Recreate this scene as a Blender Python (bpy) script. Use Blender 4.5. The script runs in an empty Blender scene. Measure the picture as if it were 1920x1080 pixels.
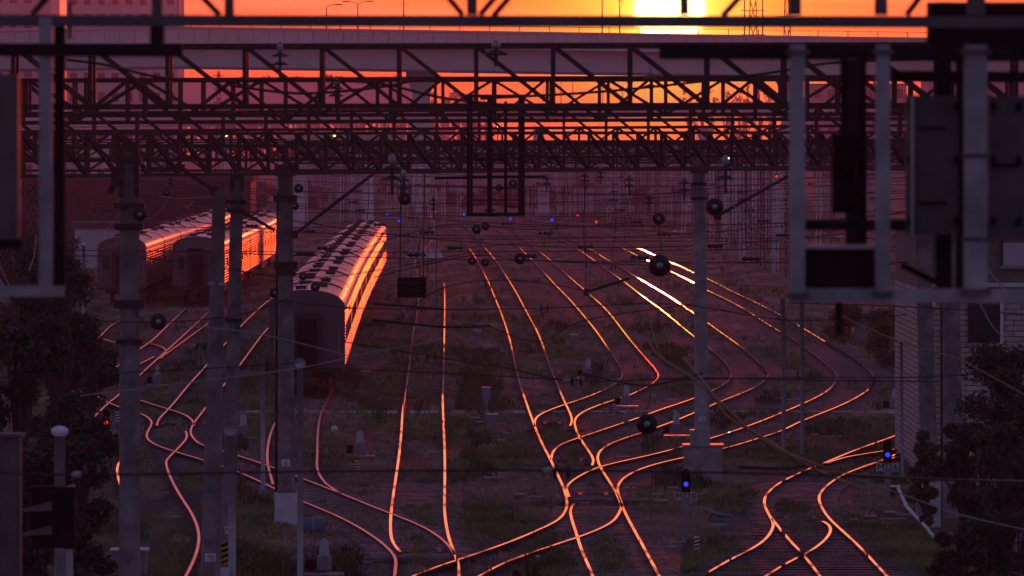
import bpy, bmesh, math, random
from mathutils import Vector, Matrix
random.seed(11)
S = bpy.context.scene
C = S.collection
F, HC, YH = 12000.0, 10.4, 262.0          # focal length in photo pixels, eye height (m), horizon row
R = math.radians
RZ = 0.19                                  # rail top above the ground

def at(px, py, Y):                         # photo pixel at a distance -> point
    return Vector(((px-960)/F*Y, Y, HC-(py-YH)*Y/F))
def gnd(px, py, z=0.0):                    # photo pixel lying on the plane z
    Y = F*(HC-z)/(py-YH)
    return Vector(((px-960)/F*Y, Y, z))
def mpp(Y): return Y/F                     # metres per photo pixel

# ------------------------------------------------------------------ materials
def mat(name, col, rough=0.7, metal=0.0, var=0.25, scale=6.0, spec=0.5, bump=0.0, emit=None, estr=0.0, two=None, coord='Object'):
    m = bpy.data.materials.new(name); m.use_nodes = True
    nt = m.node_tree; N, L = nt.nodes, nt.links
    b = N['Principled BSDF']
    b.inputs['Roughness'].default_value = rough; b.inputs['Metallic'].default_value = metal
    b.inputs['Specular IOR Level'].default_value = spec
    tc = N.new('ShaderNodeTexCoord')
    no = N.new('ShaderNodeTexNoise'); no.inputs['Scale'].default_value = scale; no.inputs['Detail'].default_value = 6
    L.new(tc.outputs[coord], no.inputs['Vector'])
    cr = N.new('ShaderNodeValToRGB')
    a = tuple(c*(1-var) for c in col); z = tuple(min(1, c*(1+var)) for c in (two or col))
    cr.color_ramp.elements[0].position = 0.3; cr.color_ramp.elements[1].position = 0.7
    cr.color_ramp.elements[0].color = (*a, 1); cr.color_ramp.elements[1].color = (*z, 1)
    L.new(no.outputs['Fac'], cr.inputs['Fac']); L.new(cr.outputs['Color'], b.inputs['Base Color'])
    if bump:
        bp = N.new('ShaderNodeBump'); bp.inputs['Strength'].default_value = bump; bp.inputs['Distance'].default_value = 0.05
        L.new(no.outputs['Fac'], bp.inputs['Height']); L.new(bp.outputs['Normal'], b.inputs['Normal'])
    if emit:
        b.inputs['Emission Color'].default_value = (*emit, 1); b.inputs['Emission Strength'].default_value = estr
    return m

M = {}
M['steel'] = mat('rusted_steel', (.03,.018,.018), .62, .0, .4, 9, two=(.045,.022,.018), spec=.3)
M['steel_grey'] = mat('grey_painted_steel', (.27,.28,.3), .65, .0, .5, 2.5, two=(.28,.26,.27))
M['steel_dull'] = mat('dull_dark_grey_steel', (.085,.072,.08), .65, .0, .35, 3, two=(.1,.075,.075))
M['steel_black'] = mat('black_painted_steel', (.014,.012,.014), .85, .0, .3, 5, spec=.15)
M['galv'] = mat('galvanised_steel', (.32,.33,.35), .45, .3, .2, 3)
M['rail_top'] = mat('glow_tinted_rail_head', (.7,.48,.45), .016, 1.0, .26, .5, two=(.8,.56,.52))  # neutral steel tinted peach, warm reflection put into its colour
M['rail_siding'] = mat('dull_siding_rail_head', (.75,.55,.52), .28, 1.0, .3, .5)  # same warm reflection tint in the siding steel
M['rail_side'] = mat('shaded_rusty_rail_web', (.022,.014,.013), .8, .0, .3, 5)  # rust darkened further to carry the shadow along the rails
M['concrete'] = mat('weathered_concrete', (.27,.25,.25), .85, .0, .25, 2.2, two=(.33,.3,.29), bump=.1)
M['concrete_dark'] = mat('dark_concrete', (.14,.112,.125), .85, .0, .35, 2.2, two=(.21,.17,.18), bump=.1)  # darker tone of the mast concrete
M['concrete_white'] = mat('whitewashed_concrete', (.6,.6,.62), .8, .0, .15, 3)
M['conc_bridge'] = mat('bridge_concrete', (.52,.5,.52), .8, .0, .1, .15, two=(.56,.53,.53))
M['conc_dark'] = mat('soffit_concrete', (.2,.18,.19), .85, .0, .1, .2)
M['sleeper'] = mat('sleeper_timber', (.12,.1,.1), .8, .0, .4, 4, two=(.2,.17,.17))
M['ballast'] = mat('ballast', (.035,.028,.03), .9, .0, .6, 9, two=(.085,.068,.07), bump=.9)
M['stone'] = mat('ballast_stone', (.12,.1,.1), .85, .0, .4, .7)
M['porcelain'] = mat('dark_porcelain', (.014,.01,.011), .45, .0, .2, 8)
M['glass_ins'] = mat('pale_insulator_cap', (.3,.33,.35), .35, .0, .2, 8)
M['wire_dark'] = mat('oxidised_wire', (.04,.03,.03), .6, .3, .2, 3)
M['wire_copper'] = mat('worn_copper_wire', (.5,.26,.16), .38, .9, .15, 3)
M['wire_pale'] = mat('pale_aluminium_wire', (.4,.36,.35), .45, .6, .15, 3)
M['body'] = mat('carriage_paint', (.09,.05,.055), .37, .0, .3, 1.3, spec=.4)
M['body_end'] = mat('carriage_end_paint', (.1,.085,.095), .55, .0, .25, 1.3)
M['roof'] = mat('carriage_roof', (.4,.34,.36), .34, .35, .35, 1.1, two=(.5,.43,.45))
M['darkmetal'] = mat('dark_iron', (.03,.025,.025), .6, .0, .3, 5)
M['groove'] = mat('painted_groove_shade', (.012,.01,.01), 1.0, 0, .2, 4, spec=0.0)  # shade colour for rib valleys, black so they catch no glint
M['window'] = mat('window_glass', (.015,.015,.018), .12, .0, .2, 2)
M['frame'] = mat('window_frame', (.3,.27,.26), .4, .2, .2, 3)
M['white'] = mat('white_paint', (.72,.72,.74), .6, .0, .12, 5)
M['grey'] = mat('grey_paint', (.24,.23,.26), .85, .0, .15, 4)
M['black'] = mat('black_paint', (.01,.009,.01), .9, .0, .2, 5, spec=.1)
M['red'] = mat('red_paint', (.3,.04,.05), .6, .0, .15, 5)
M['yellow'] = mat('yellow_paint', (.42,.24,.03), .6, .0, .15, 5)
M['teal'] = mat('teal_paint', (.06,.16,.2), .6, .0, .15, 5)
M['bark'] = mat('bark', (.06,.045,.035), .9, .0, .3, 5)
M['leaf'] = mat('leaf_green', (.055,.07,.022), .6, .0, .45, 1.6, two=(.08,.09,.03))
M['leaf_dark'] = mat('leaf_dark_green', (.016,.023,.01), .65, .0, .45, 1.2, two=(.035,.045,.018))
M['leaf_far'] = mat('leaf_far', (.05,.045,.035), .8, .0, .3, .2)
M['grass'] = mat('grass_blades', (.085,.125,.035), .7, .0, .5, .35, two=(.2,.22,.08))
M['dry'] = mat('dry_grass_blades', (.25,.18,.12), .75, .0, .4, .4, two=(.42,.29,.21))
M['plaster'] = mat('apartment_panel', (.5,.42,.44), .85, .0, .1, .3)
M['plaster_dark'] = mat('shed_wall', (.3,.26,.27), .85, .0, .15, .3)
M['shed'] = mat('haze_tinted_cladding', (.75,.42,.42), .8, .0, .08, .08)  # salmon haze put into the hall's wall colour
M['roofing'] = mat('tar_roof', (.07,.06,.06), .9, .0, .2, 1)
M['tan'] = mat('pale_sheet', (.5,.48,.5), .7, .0, .15, .6)
for n, c, s in (('blue_light', (.01,.035,.9), 1.6), ('red_light', (1,.012,.015), 1.3), ('white_light', (1,.85,.7), 6), ('amber_light', (1,.75,.12), 3)):
    M[n] = mat(n, c, .3, 0, .05, 5, emit=c, estr=s)

def plexi_mat():
    m = bpy.data.materials.new('frosted_plexiglass'); m.use_nodes = True; N, L = m.node_tree.nodes, m.node_tree.links; N.clear()
    o = N.new('ShaderNodeOutputMaterial'); t = N.new('ShaderNodeBsdfTranslucent'); t.inputs['Color'].default_value = (.95,.8,.7,1); d = N.new('ShaderNodeBsdfDiffuse'); d.inputs['Color'].default_value = (.5,.42,.4,1)
    x = N.new('ShaderNodeMixShader'); x.inputs[0].default_value = .12; L.new(t.outputs[0],x.inputs[1]); L.new(d.outputs[0],x.inputs[2]); L.new(x.outputs[0],o.inputs['Surface']); return m
M['plexi'] = plexi_mat()
def brick_mat(k_):
    m = bpy.data.materials.new('cream_brick'); m.use_nodes = True
    N, L = m.node_tree.nodes, m.node_tree.links; b = N['Principled BSDF']
    tc = N.new('ShaderNodeTexCoord'); sp = N.new('ShaderNodeSeparateXYZ'); ad = N.new('ShaderNodeMath'); mp = N.new('ShaderNodeCombineXYZ')
    br = N.new('ShaderNodeTexBrick'); br.inputs['Scale'].default_value = 1.0
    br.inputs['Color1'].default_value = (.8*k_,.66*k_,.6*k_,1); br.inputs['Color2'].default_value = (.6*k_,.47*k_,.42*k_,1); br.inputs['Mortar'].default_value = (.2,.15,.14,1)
    br.inputs['Brick Width'].default_value = .5; br.inputs['Row Height'].default_value = .17; br.inputs['Mortar Size'].default_value = .018
    br.inputs['Bias'].default_value = -.1
    L.new(tc.outputs['Object'], sp.inputs[0]); L.new(sp.outputs['X'], ad.inputs[0]); L.new(sp.outputs['Y'], ad.inputs[1]); L.new(ad.outputs[0], mp.inputs['X']); L.new(sp.outputs['Z'], mp.inputs['Y']); L.new(mp.outputs[0], br.inputs['Vector'])
    no = N.new('ShaderNodeTexNoise'); no.inputs['Scale'].default_value = 1.3; no.inputs['Detail'].default_value = 5
    L.new(tc.outputs['Object'], no.inputs['Vector'])
    mx = N.new('ShaderNodeMix'); mx.data_type = 'RGBA'; mx.blend_type = 'MULTIPLY'; mx.inputs[0].default_value = .35
    L.new(br.outputs['Color'], mx.inputs[6]); L.new(no.outputs['Color'], mx.inputs[7])
    L.new(mx.outputs[2], b.inputs['Base Color']); b.inputs['Roughness'].default_value = .85
    bp = N.new('ShaderNodeBump'); bp.inputs['Strength'].default_value = .5; bp.inputs['Distance'].default_value = .02
    L.new(br.outputs['Fac'], bp.inputs['Height']); bp.invert = True; L.new(bp.outputs['Normal'], b.inputs['Normal'])
    return m
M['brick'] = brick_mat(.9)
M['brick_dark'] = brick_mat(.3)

def ground_mat():
    m = bpy.data.materials.new('yard_earth'); m.use_nodes = True
    N, L = m.node_tree.nodes, m.node_tree.links; b = N['Principled BSDF']; b.inputs['Roughness'].default_value = .95
    b.inputs['Specular IOR Level'].default_value = .15
    tc = N.new('ShaderNodeTexCoord')
    def noise(s, d, sc=(1,1,1)):
        mp = N.new('ShaderNodeMapping'); mp.inputs['Scale'].default_value = sc
        n = N.new('ShaderNodeTexNoise'); n.inputs['Scale'].default_value = s; n.inputs['Detail'].default_value = d
        L.new(tc.outputs['Object'], mp.inputs['Vector']); L.new(mp.outputs['Vector'], n.inputs['Vector']); return n
    def ramp(src, p0, c0, p1, c1):
        r = N.new('ShaderNodeValToRGB'); e = r.color_ramp.elements
        e[0].position, e[1].position = p0, p1; e[0].color, e[1].color = (*c0, 1), (*c1, 1)
        L.new(src, r.inputs['Fac']); return r
    n1, n2, n3 = noise(.55, 6, (1,.16,1)), noise(.3, 5, (1,.14,1)), noise(22, 3)
    grav = ramp(n3.outputs['Fac'], .35, (.035,.03,.032), .68, (.16,.135,.14))
    soil = ramp(n3.outputs['Fac'], .3, (.15,.115,.095), .7, (.33,.25,.21))
    gr = ramp(n3.outputs['Fac'], .3, (.045,.065,.02), .7, (.12,.13,.045))
    f1 = ramp(n1.outputs['Fac'], .44, (0,0,0), .56, (1,1,1)); f2 = ramp(n2.outputs['Fac'], .47, (0,0,0), .6, (1,1,1))
    def mix(f, a, c):
        x = N.new('ShaderNodeMix'); x.data_type = 'RGBA'
        L.new(f.outputs['Color'], x.inputs[0]); L.new(a, x.inputs[6]); L.new(c, x.inputs[7]); return x.outputs[2]
    a = mix(f1, grav.outputs['Color'], soil.outputs['Color']); a = mix(f2, a, gr.outputs['Color'])
    L.new(a, b.inputs['Base Color'])
    bp = N.new('ShaderNodeBump'); bp.inputs['Strength'].default_value = .8; bp.inputs['Distance'].default_value = .06
    L.new(n3.outputs['Fac'], bp.inputs['Height']); L.new(bp.outputs['Normal'], b.inputs['Normal'])
    return m
M['ground'] = ground_mat()

# ------------------------------------------------------------------ mesh helpers
class MB:
    def __init__(s): s.v, s.f, s.m = [], [], []
    def add(s, vs, fs, mi=0):
        o = len(s.v); s.v += [tuple(v) for v in vs]; s.f += [tuple(i+o for i in f) for f in fs]; s.m += [mi]*len(fs); return s
    def box(s, c, d, mi=0, rz=0.0):
        c = Vector(c); h = Vector(d)/2; rm = Matrix.Rotation(rz, 3, 'Z')
        vs = [c+rm@Vector((x*h.x, y*h.y, z*h.z)) for z in (-1,1) for y in (-1,1) for x in (-1,1)]
        return s.add(vs, [(0,2,3,1),(4,5,7,6),(0,1,5,4),(2,6,7,3),(0,4,6,2),(1,3,7,5)], mi)
    def bar(s, a, b, w, h=None, mi=0):
        a, b = Vector(a), Vector(b); h = h or w; d = (b-a).normalized()
        up = Vector((0,0,1)) if abs(d.z) < .95 else Vector((0,1,0))
        x = d.cross(up).normalized()*w/2; y = d.cross(x).normalized()*h/2
        vs = [p+i*x+j*y for p in (a, b) for i, j in ((-1,-1),(1,-1),(1,1),(-1,1))]
        return s.add(vs, [(0,1,2,3),(7,6,5,4),(0,4,5,1),(1,5,6,2),(2,6,7,3),(3,7,4,0)], mi)
    def tube(s, pts, r, n=6, r2=None, mi=0):
        pts = [Vector(p) for p in pts]; rings = []
        for i, p in enumerate(pts):
            d = (pts[min(i+1, len(pts)-1)]-pts[max(i-1, 0)]).normalized()
            up = Vector((0,0,1)) if abs(d.z) < .9 else Vector((0,1,0))
            x = d.cross(up).normalized(); y = d.cross(x).normalized()
            rr = r if r2 is None else r+(r2-r)*i/(len(pts)-1)
            rings.append([p+rr*(math.cos(2*math.pi*k/n)*x+math.sin(2*math.pi*k/n)*y) for k in range(n)])
        vs = [v for q in rings for v in q]
        fs = [(i*n+k, i*n+(k+1)%n, (i+1)*n+(k+1)%n, (i+1)*n+k) for i in range(len(pts)-1) for k in range(n)]
        fs += [tuple(range(n)), tuple((len(pts)-1)*n+k for k in reversed(range(n)))]
        return s.add(vs, fs, mi)
    def lathe(s, prof, c=(0,0,0), axis='Z', n=14, mi=0):
        c = Vector(c); vs = []
        for r, z in prof:
            for k in range(n):
                a = 2*math.pi*k/n; p = (r*math.cos(a), r*math.sin(a), z)
                if axis == 'Y': p = (p[0], p[2], p[1])
                if axis == 'X': p = (p[2], p[0], p[1])
                vs.append(c+Vector(p))
        m = len(prof)
        fs = [(i*n+k, i*n+(k+1)%n, (i+1)*n+(k+1)%n, (i+1)*n+k) for i in range(m-1) for k in range(n)]
        fs += [tuple(range(n)), tuple((m-1)*n+k for k in reversed(range(n)))]
        return s.add(vs, fs, mi)
    def build(s, name, mats, parent=None, smooth=False):
        me = bpy.data.meshes.new(name); me.from_pydata(s.v, [], s.f)
        for k in (mats if isinstance(mats, (list, tuple)) else [mats]): me.materials.append(M[k])
        if any(s.m): me.polygons.foreach_set('material_index', s.m)
        if smooth: me.polygons.foreach_set('use_smooth', [True]*len(s.f))
        me.update()
        o = bpy.data.objects.new(name, me); C.objects.link(o)
        if parent: o.parent = parent
        return o

def tag(o, label=None, cat=None, group=None, kind=None):
    if label: o['label'] = label
    if cat: o['category'] = cat
    if group: o['group'] = group
    if kind: o['kind'] = kind
    return o
def thing(name, label, cat, loc=(0,0,0), rz=0.0, group=None):
    o = bpy.data.objects.new(name, None); C.objects.link(o); o.location = loc; o.rotation_euler = (0,0,rz)
    return tag(o, label, cat, group)
KIDS = {}
def copy_tree(o, parent=None):
    c = o.copy(); C.objects.link(c)
    if parent: c.parent = parent
    for ch in list(o.children): copy_tree(ch, c)
    return c
_ones = 'zero first second third fourth fifth sixth seventh eighth ninth tenth eleventh twelfth thirteenth fourteenth fifteenth sixteenth seventeenth eighteenth nineteenth'.split()
_tens = {2:('twenty','twentieth'),3:('thirty','thirtieth'),4:('forty','fortieth'),5:('fifty','fiftieth'),6:('sixty','sixtieth'),7:('seventy','seventieth'),8:('eighty','eightieth'),9:('ninety','ninetieth')}
def nth(n):
    if n < 20: return _ones[n]
    t, u = divmod(n, 10); return _tens[t][1] if u == 0 else _tens[t][0]+'-'+_ones[u]

# ------------------------------------------------------------------ ground
gm = MB(); nx, ny = 2, 2
gm.add([(-2500,-60,0),(2500,-60,0),(2500,4200,0),(-2500,4200,0)], [(0,1,2,3)])
tag(gm.build('ground', 'ground'), kind='structure')

# ------------------------------------------------------------------ tracks
def catmull(pts, per=6):
    P = [pts[0]]+list(pts)+[pts[-1]]; out = []
    for i in range(1, len(P)-2):
        p0, p1, p2, p3 = P[i-1], P[i], P[i+1], P[i+2]
        for k in range(per):
            t = k/per
            out.append(tuple(.5*((2*p1[j])+(-p0[j]+p2[j])*t+(2*p0[j]-5*p1[j]+4*p2[j]-p3[j])*t*t+(-p0[j]+3*p1[j]-3*p2[j]+p3[j])*t**3) for j in (0,1)))
    out.append(tuple(pts[-1])); return out
def smooth_px(pts):
    q = catmull(pts)
    for _ in range(8):
        q = [q[0]]+[tuple((q[i-1][j]+2*q[i][j]+q[i+1][j])/4 for j in (0,1)) for i in range(1, len(q)-1)]+[q[-1]]
    return q
RAILS = []
def rail_mesh(q):
    prof = [(-.037,0,0),(.037,0,0),(.037,-.035,1),(.009,-.05,1),(.009,-.15,1),(.07,-.17,1),(.07,-.18,1),(-.07,-.18,1),(-.07,-.17,1),(-.009,-.15,1),(-.009,-.05,1),(-.037,-.035,1)]
    P = [gnd(x, y, RZ) for x, y in q]; mb = MB(); n = len(prof); vs = []
    for i, p in enumerate(P):
        d = P[min(i+1, len(P)-1)]-P[max(i-1, 0)]; d.z = 0; d.normalize(); s = Vector((-d.y, d.x, 0))
        vs += [p-s*a+Vector((0,0,b)) for a, b, _ in prof]
    o = 0
    mb.v = [tuple(v) for v in vs]
    for i in range(len(P)-1):
        for k in range(n):
            mb.f.append((i*n+k, i*n+(k+1)%n, (i+1)*n+(k+1)%n, (i+1)*n+k)); mb.m.append(0 if k == 0 else 1)
    mb.f += [tuple(range(n)), tuple((len(P)-1)*n+k for k in reversed(range(n)))]; mb.m += [1,1]
    return mb
def ix(q, y):
    for (x0,y0),(x1,y1) in zip(q, q[1:]):
        if (y0-y)*(y1-y) <= 0 and y0 != y1: return x0+(x1-x0)*(y-y0)/(y1-y0)
BEDS = []
def track(label, rails, beds=True, sleepers=True, pairs=((0,1),), slstep=.6, slmax=192, bedmax=9e9, head='rail_top'):
    t = thing('railway_track', label, 'railway track')
    Q = [smooth_px(r) for r in rails]
    for q in Q: rail_mesh(q).build('rail', [head,'rail_side'], t); RAILS.append(q)
    b, sl = MB(), MB()
    for i, j in pairs:
        a, c = Q[i], Q[j]
        lo = max(min(y for _, y in a), min(y for _, y in c)); hi = min(max(y for _, y in a), max(y for _, y in c))
        Y0, Y1 = F*(HC-RZ)/(hi-YH), F*(HC-RZ)/(lo-YH); Y = Y0; rows = []; k = 0
        zb = .055+.004*(len(BEDS) % 8); BEDS.append(1)
        while Y < Y1:
            py = YH+F*(HC-RZ)/Y; xl, xr = ix(a, py), ix(c, py)
            if xl is not None and xr is not None:
                XL, XR = (xl-960)/F*Y, (xr-960)/F*Y
                if XL > XR: XL, XR = XR, XL
                if XR-XL < 4.5:
                    if k % 4 == 0 and Y < bedmax: rows.append((XL-.75, XR+.75, Y))
                    if Y < slmax: sl.box(((XL+XR)/2+random.uniform(-.03,.03), Y, .055+.02*random.random()), (XR-XL+1.05, .25, .11))
            Y += slstep; k += 1
        vs, fs = [], []
        for xl, xr, y in rows: vs += [(xl-.5,y,.003),(xl,y,zb),(xr,y,zb),(xr+.5,y,.003)]
        for i2 in range(len(rows)-1):
            o = i2*4; fs += [(o+k2,o+k2+1,o+k2+5,o+k2+4) for k2 in range(3)]
        b.add(vs, fs)
    if b.f: b.build('ballast_bed', 'ballast', t)
    if sl.f and sleepers: tag(sl.build('sleepers', 'sleeper', t), kind='stuff')
    return t

A_l = [(786,540),(782,590),(775,620),(770,663),(763,720),(755,770),(752,820),(746,870),(740,910),(734,953),(732,987),(735,1015),(751,1035)]
A_r = [(833,530),(834,560),(833,640),(831,720),(830,753),(832,803),(834,853),(834,907),(833,953),(837,987),(843,1013),(853,1040),(860,1062),(861,1100)]
track('central track of two near parallel rails running away right of the long train', [A_l, A_r], bedmax=196)
L_in = [(503,615),(487,633),(453,680),(425,715),(385,765),(362,795),(357,812),(367,826),(382,835),(450,855),(500,872),(567,897),(640,925),(717,957),(790,985),(835,1015),(853,1040)]
L_out = [(187,747),(223,763),(263,775),(280,784),(285,795),(275,812),(278,825),(300,837),(327,846),(380,862),(450,885),(517,917),(567,940),(640,970),(700,1005),(735,1035),(743,1056),(736,1100)]
track('curved track crossing from the far left to join the central track at bottom', [L_in, L_out], bedmax=230, head='rail_siding')
B_l = [(827,405),(847,427),(867,450),(887,475),(903,503),(918,533),(930,563),(942,593),(952,623),(960,653),(968,693),(975,720),(988,758),(1001,795),(1017,833),(1033,863),(1047,893),(1057,915),(1063,937),(1062,954),(1050,972),(1023,987),(963,1013),(907,1033),(862,1048),(800,1069),(740,1095)]
B_r = [(857,412),(880,433),(903,458),(923,480),(940,503),(957,530),(973,557),(990,590),(1007,620),(1020,653),(1033,693),(1045,720),(1057,750),(1067,770),(1073,787),(1069,798)]
track('long straight track left of centre, curving left at its near end into a crossover', [B_l, B_r], bedmax=215)
D1_l = [(907,414),(923,425),(940,437),(973,463),(1000,490),(1017,507),(1040,533),(1067,560),(1093,590),(1120,623),(1140,653),(1160,683),(1167,697),(1165,709),(1152,721),(1107,742),(1053,760),(1015,775),(1003,787),(1003,800)]
D1_r = [(925,411),(940,420),(960,433),(990,457),(1027,483),(1057,510),(1100,547),(1140,583),(1173,627),(1207,667),(1232,696),(1234,707),(1222,720),(1180,741),(1140,753),(1103,767),(1082,780),(1077,793),(1083,813),(1095,833),(1107,850),(1113,863),(1110,872)]
track('track with a dark ballast strip between its rails, hooking left beside the middle junction', [D1_l, D1_r])
D2_l = [(945,405),(973,412),(1007,430),(1040,447),(1073,460),(1107,483),(1140,507),(1173,530),(1207,557),(1240,580),(1273,608),(1303,632),(1327,650),(1353,672),(1369,692),(1371,706),(1360,719),(1330,735),(1280,754),(1240,767),(1197,783),(1140,802),(1087,820),(1053,832),(1037,846),(1033,862)]
D2_r = [(960,403),(1007,415),(1040,435),(1073,452),(1107,467),(1140,488),(1173,507),(1223,537),(1257,557),(1280,573),(1303,588),(1327,605),(1347,620),(1380,643),(1413,670),(1439,696),(1440,706),(1425,720),(1407,730),(1370,745),(1330,761),(1280,783),(1240,798),(1200,812),(1160,825),(1133,838),(1121,852),(1122,867),(1130,883),(1143,903),(1157,927),(1167,950),(1180,977),(1200,1013),(1220,1050),(1245,1096)]
B_t = [(1076,944),(1069,957),(1073,977),(1083,1007),(1090,1030),(1105,1064),(1118,1096)]
track('track hooking left past the tall concrete mast and running on to the bottom edge', [D2_l, D2_r, B_t], pairs=((0,1),(2,1)))
D3_l = [(1090,425),(1140,453),(1173,468),(1217,490),(1257,508),(1280,520),(1297,528),(1327,545),(1360,560),(1397,580),(1430,602),(1463,622),(1497,643),(1537,672),(1563,695),(1570,708),(1560,725),(1540,740),(1500,759),(1467,773),(1420,792),(1363,812),(1280,837),(1223,852),(1173,863),(1120,876),(1087,892),(1068,905),(1062,917),(1067,931)]
D3_r = [(1100,417),(1140,440),(1173,453),(1223,477),(1273,498),(1303,512),(1340,529),(1370,545),(1413,565),(1463,590),(1517,622),(1563,650),(1597,670),(1630,695),(1641,709),(1632,728),(1597,750),(1557,768),(1500,790),(1467,807),(1420,822),(1360,840),(1280,858),(1240,867),(1200,879),(1170,895),(1158,912),(1160,930),(1166,945),(1162,959),(1150,977),(1120,993),(1083,1007),(1040,1021),(990,1038),(940,1057),(880,1090)]
track('rightmost of the long fanned tracks, sweeping left behind the concrete mast base', [D3_l, D3_r])
E1 = [(1688,813),(1647,828),(1613,840),(1580,853),(1547,867),(1513,880),(1487,892),(1460,906),(1440,923),(1433,937),(1435,951),(1443,967),(1450,980),(1447,995),(1433,1013),(1407,1030),(1363,1052),(1313,1082),(1290,1098)]
E4 = [(1688,847),(1657,862),(1613,877),(1580,890),(1557,905),(1541,920),(1535,934),(1541,951),(1553,970),(1577,993),(1607,1020),(1640,1055),(1672,1090)]
E2 = [(1447,972),(1467,997),(1487,1020),(1507,1040),(1545,1090)]
E3 = [(1542,977),(1553,983),(1558,994),(1549,1010),(1527,1028),(1500,1043),(1467,1060),(1420,1090)]
track('curving pair of rails at lower right splitting in front of the brick building', [E1, E4, E2, E3], pairs=((0,1),(2,1),(0,3)))
E5 = [(1688,840),(1657,845),(1613,852),(1580,858),(1550,868)]
E6 = [(1690,855),(1657,862),(1613,876)]
track('short siding rails merging beside the small blue signal at the brick building', [E5, E6], sleepers=False)
G_l = [(510,558),(480,583),(453,610),(420,647),(387,685),(355,720),(333,747),(313,770),(298,785),(294,798)]
G_r = [(348,808),(351,818),(345,828),(333,841),(316,858),(311,870),(323,903),(343,937),(360,963),(371,990),(373,1010),(370,1030),(360,1058),(340,1095)]
track('left rail and blade of the track winding down between the left concrete masts', [G_l, G_r], pairs=(), head='rail_siding')
X1 = [(350,577),(317,607),(287,637),(263,653),(227,680),(205,700),(177,722),(145,750)]
X2 = [(393,583),(350,623),(317,653),(287,680),(262,703),(223,740),(200,758),(172,786)]
track('oblique track coming from the second train at left towards the red signal', [X1, X2], pairs=((0,1),), head='rail_siding')
X3 = [(227,600),(208,610),(190,628),(165,652)]
X4 = [(160,622),(187,633),(227,645),(263,637+6),(293,646),(311,655),(309,664),(300,672)]
X7 = [(128,716),(160,708),(200,702),(245,690),(290,668)]
X8 = [(136,742),(165,728),(205,714),(262,700)]
X9 = [(310,664),(330,650),(360,628),(392,605)]
X5 = [(180,715),(172,728),(178,738),(187,747)]
X6 = [(263,750),(293,760),(327,770),(350,779),(361,788),(364,798)]
track('tangled short rails of the far left junction beyond the red signal', [X3, X4, X5, X6, X7, X8, X9], pairs=(), sleepers=False, head='rail_siding')
F_l = [(229,860),(219,876),(222,897),(228,915),(236,935)]
track('short bright rail hooking past the leftmost concrete mast', [F_l], pairs=())
H_r = [(625,715),(617,742),(603,770),(597,797),(595,830),(595,853),(594,870),(597,886),(607,902),(620,913),(640,926)]
H_l = [(560,715),(545,742),(525,775),(510,805),(503,830),(501,855),(503,875),(512,908)]
track('track running from under the long central train and bending right to the crossover', [H_l, H_r], beds=False, sleepers=False, bedmax=0, head='rail_siding')
N1 = [(600,445),(605,435),(612,430)]
Q1 = [(980,414),(1040,418),(1140,426),(1280,436),(1380,449),(1460,467),(1520,484)]
Q2 = [(1000,409),(1073,412),(1140,417),(1280,427),(1400,441),(1480,460),(1540,477)]
track('far track crossing towards the right below the red far signal', [Q1, Q2], sleepers=False)
Q3 = [(1040,405),(1120,410),(1230,417),(1350,428),(1480,446)]
Q4 = [(1060,403),(1140,406),(1240,413),(1360,423),(1490,440)]
track('farthest track, a pair of thin lines fanning right under the masts', [Q3, Q4], sleepers=False)

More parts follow.
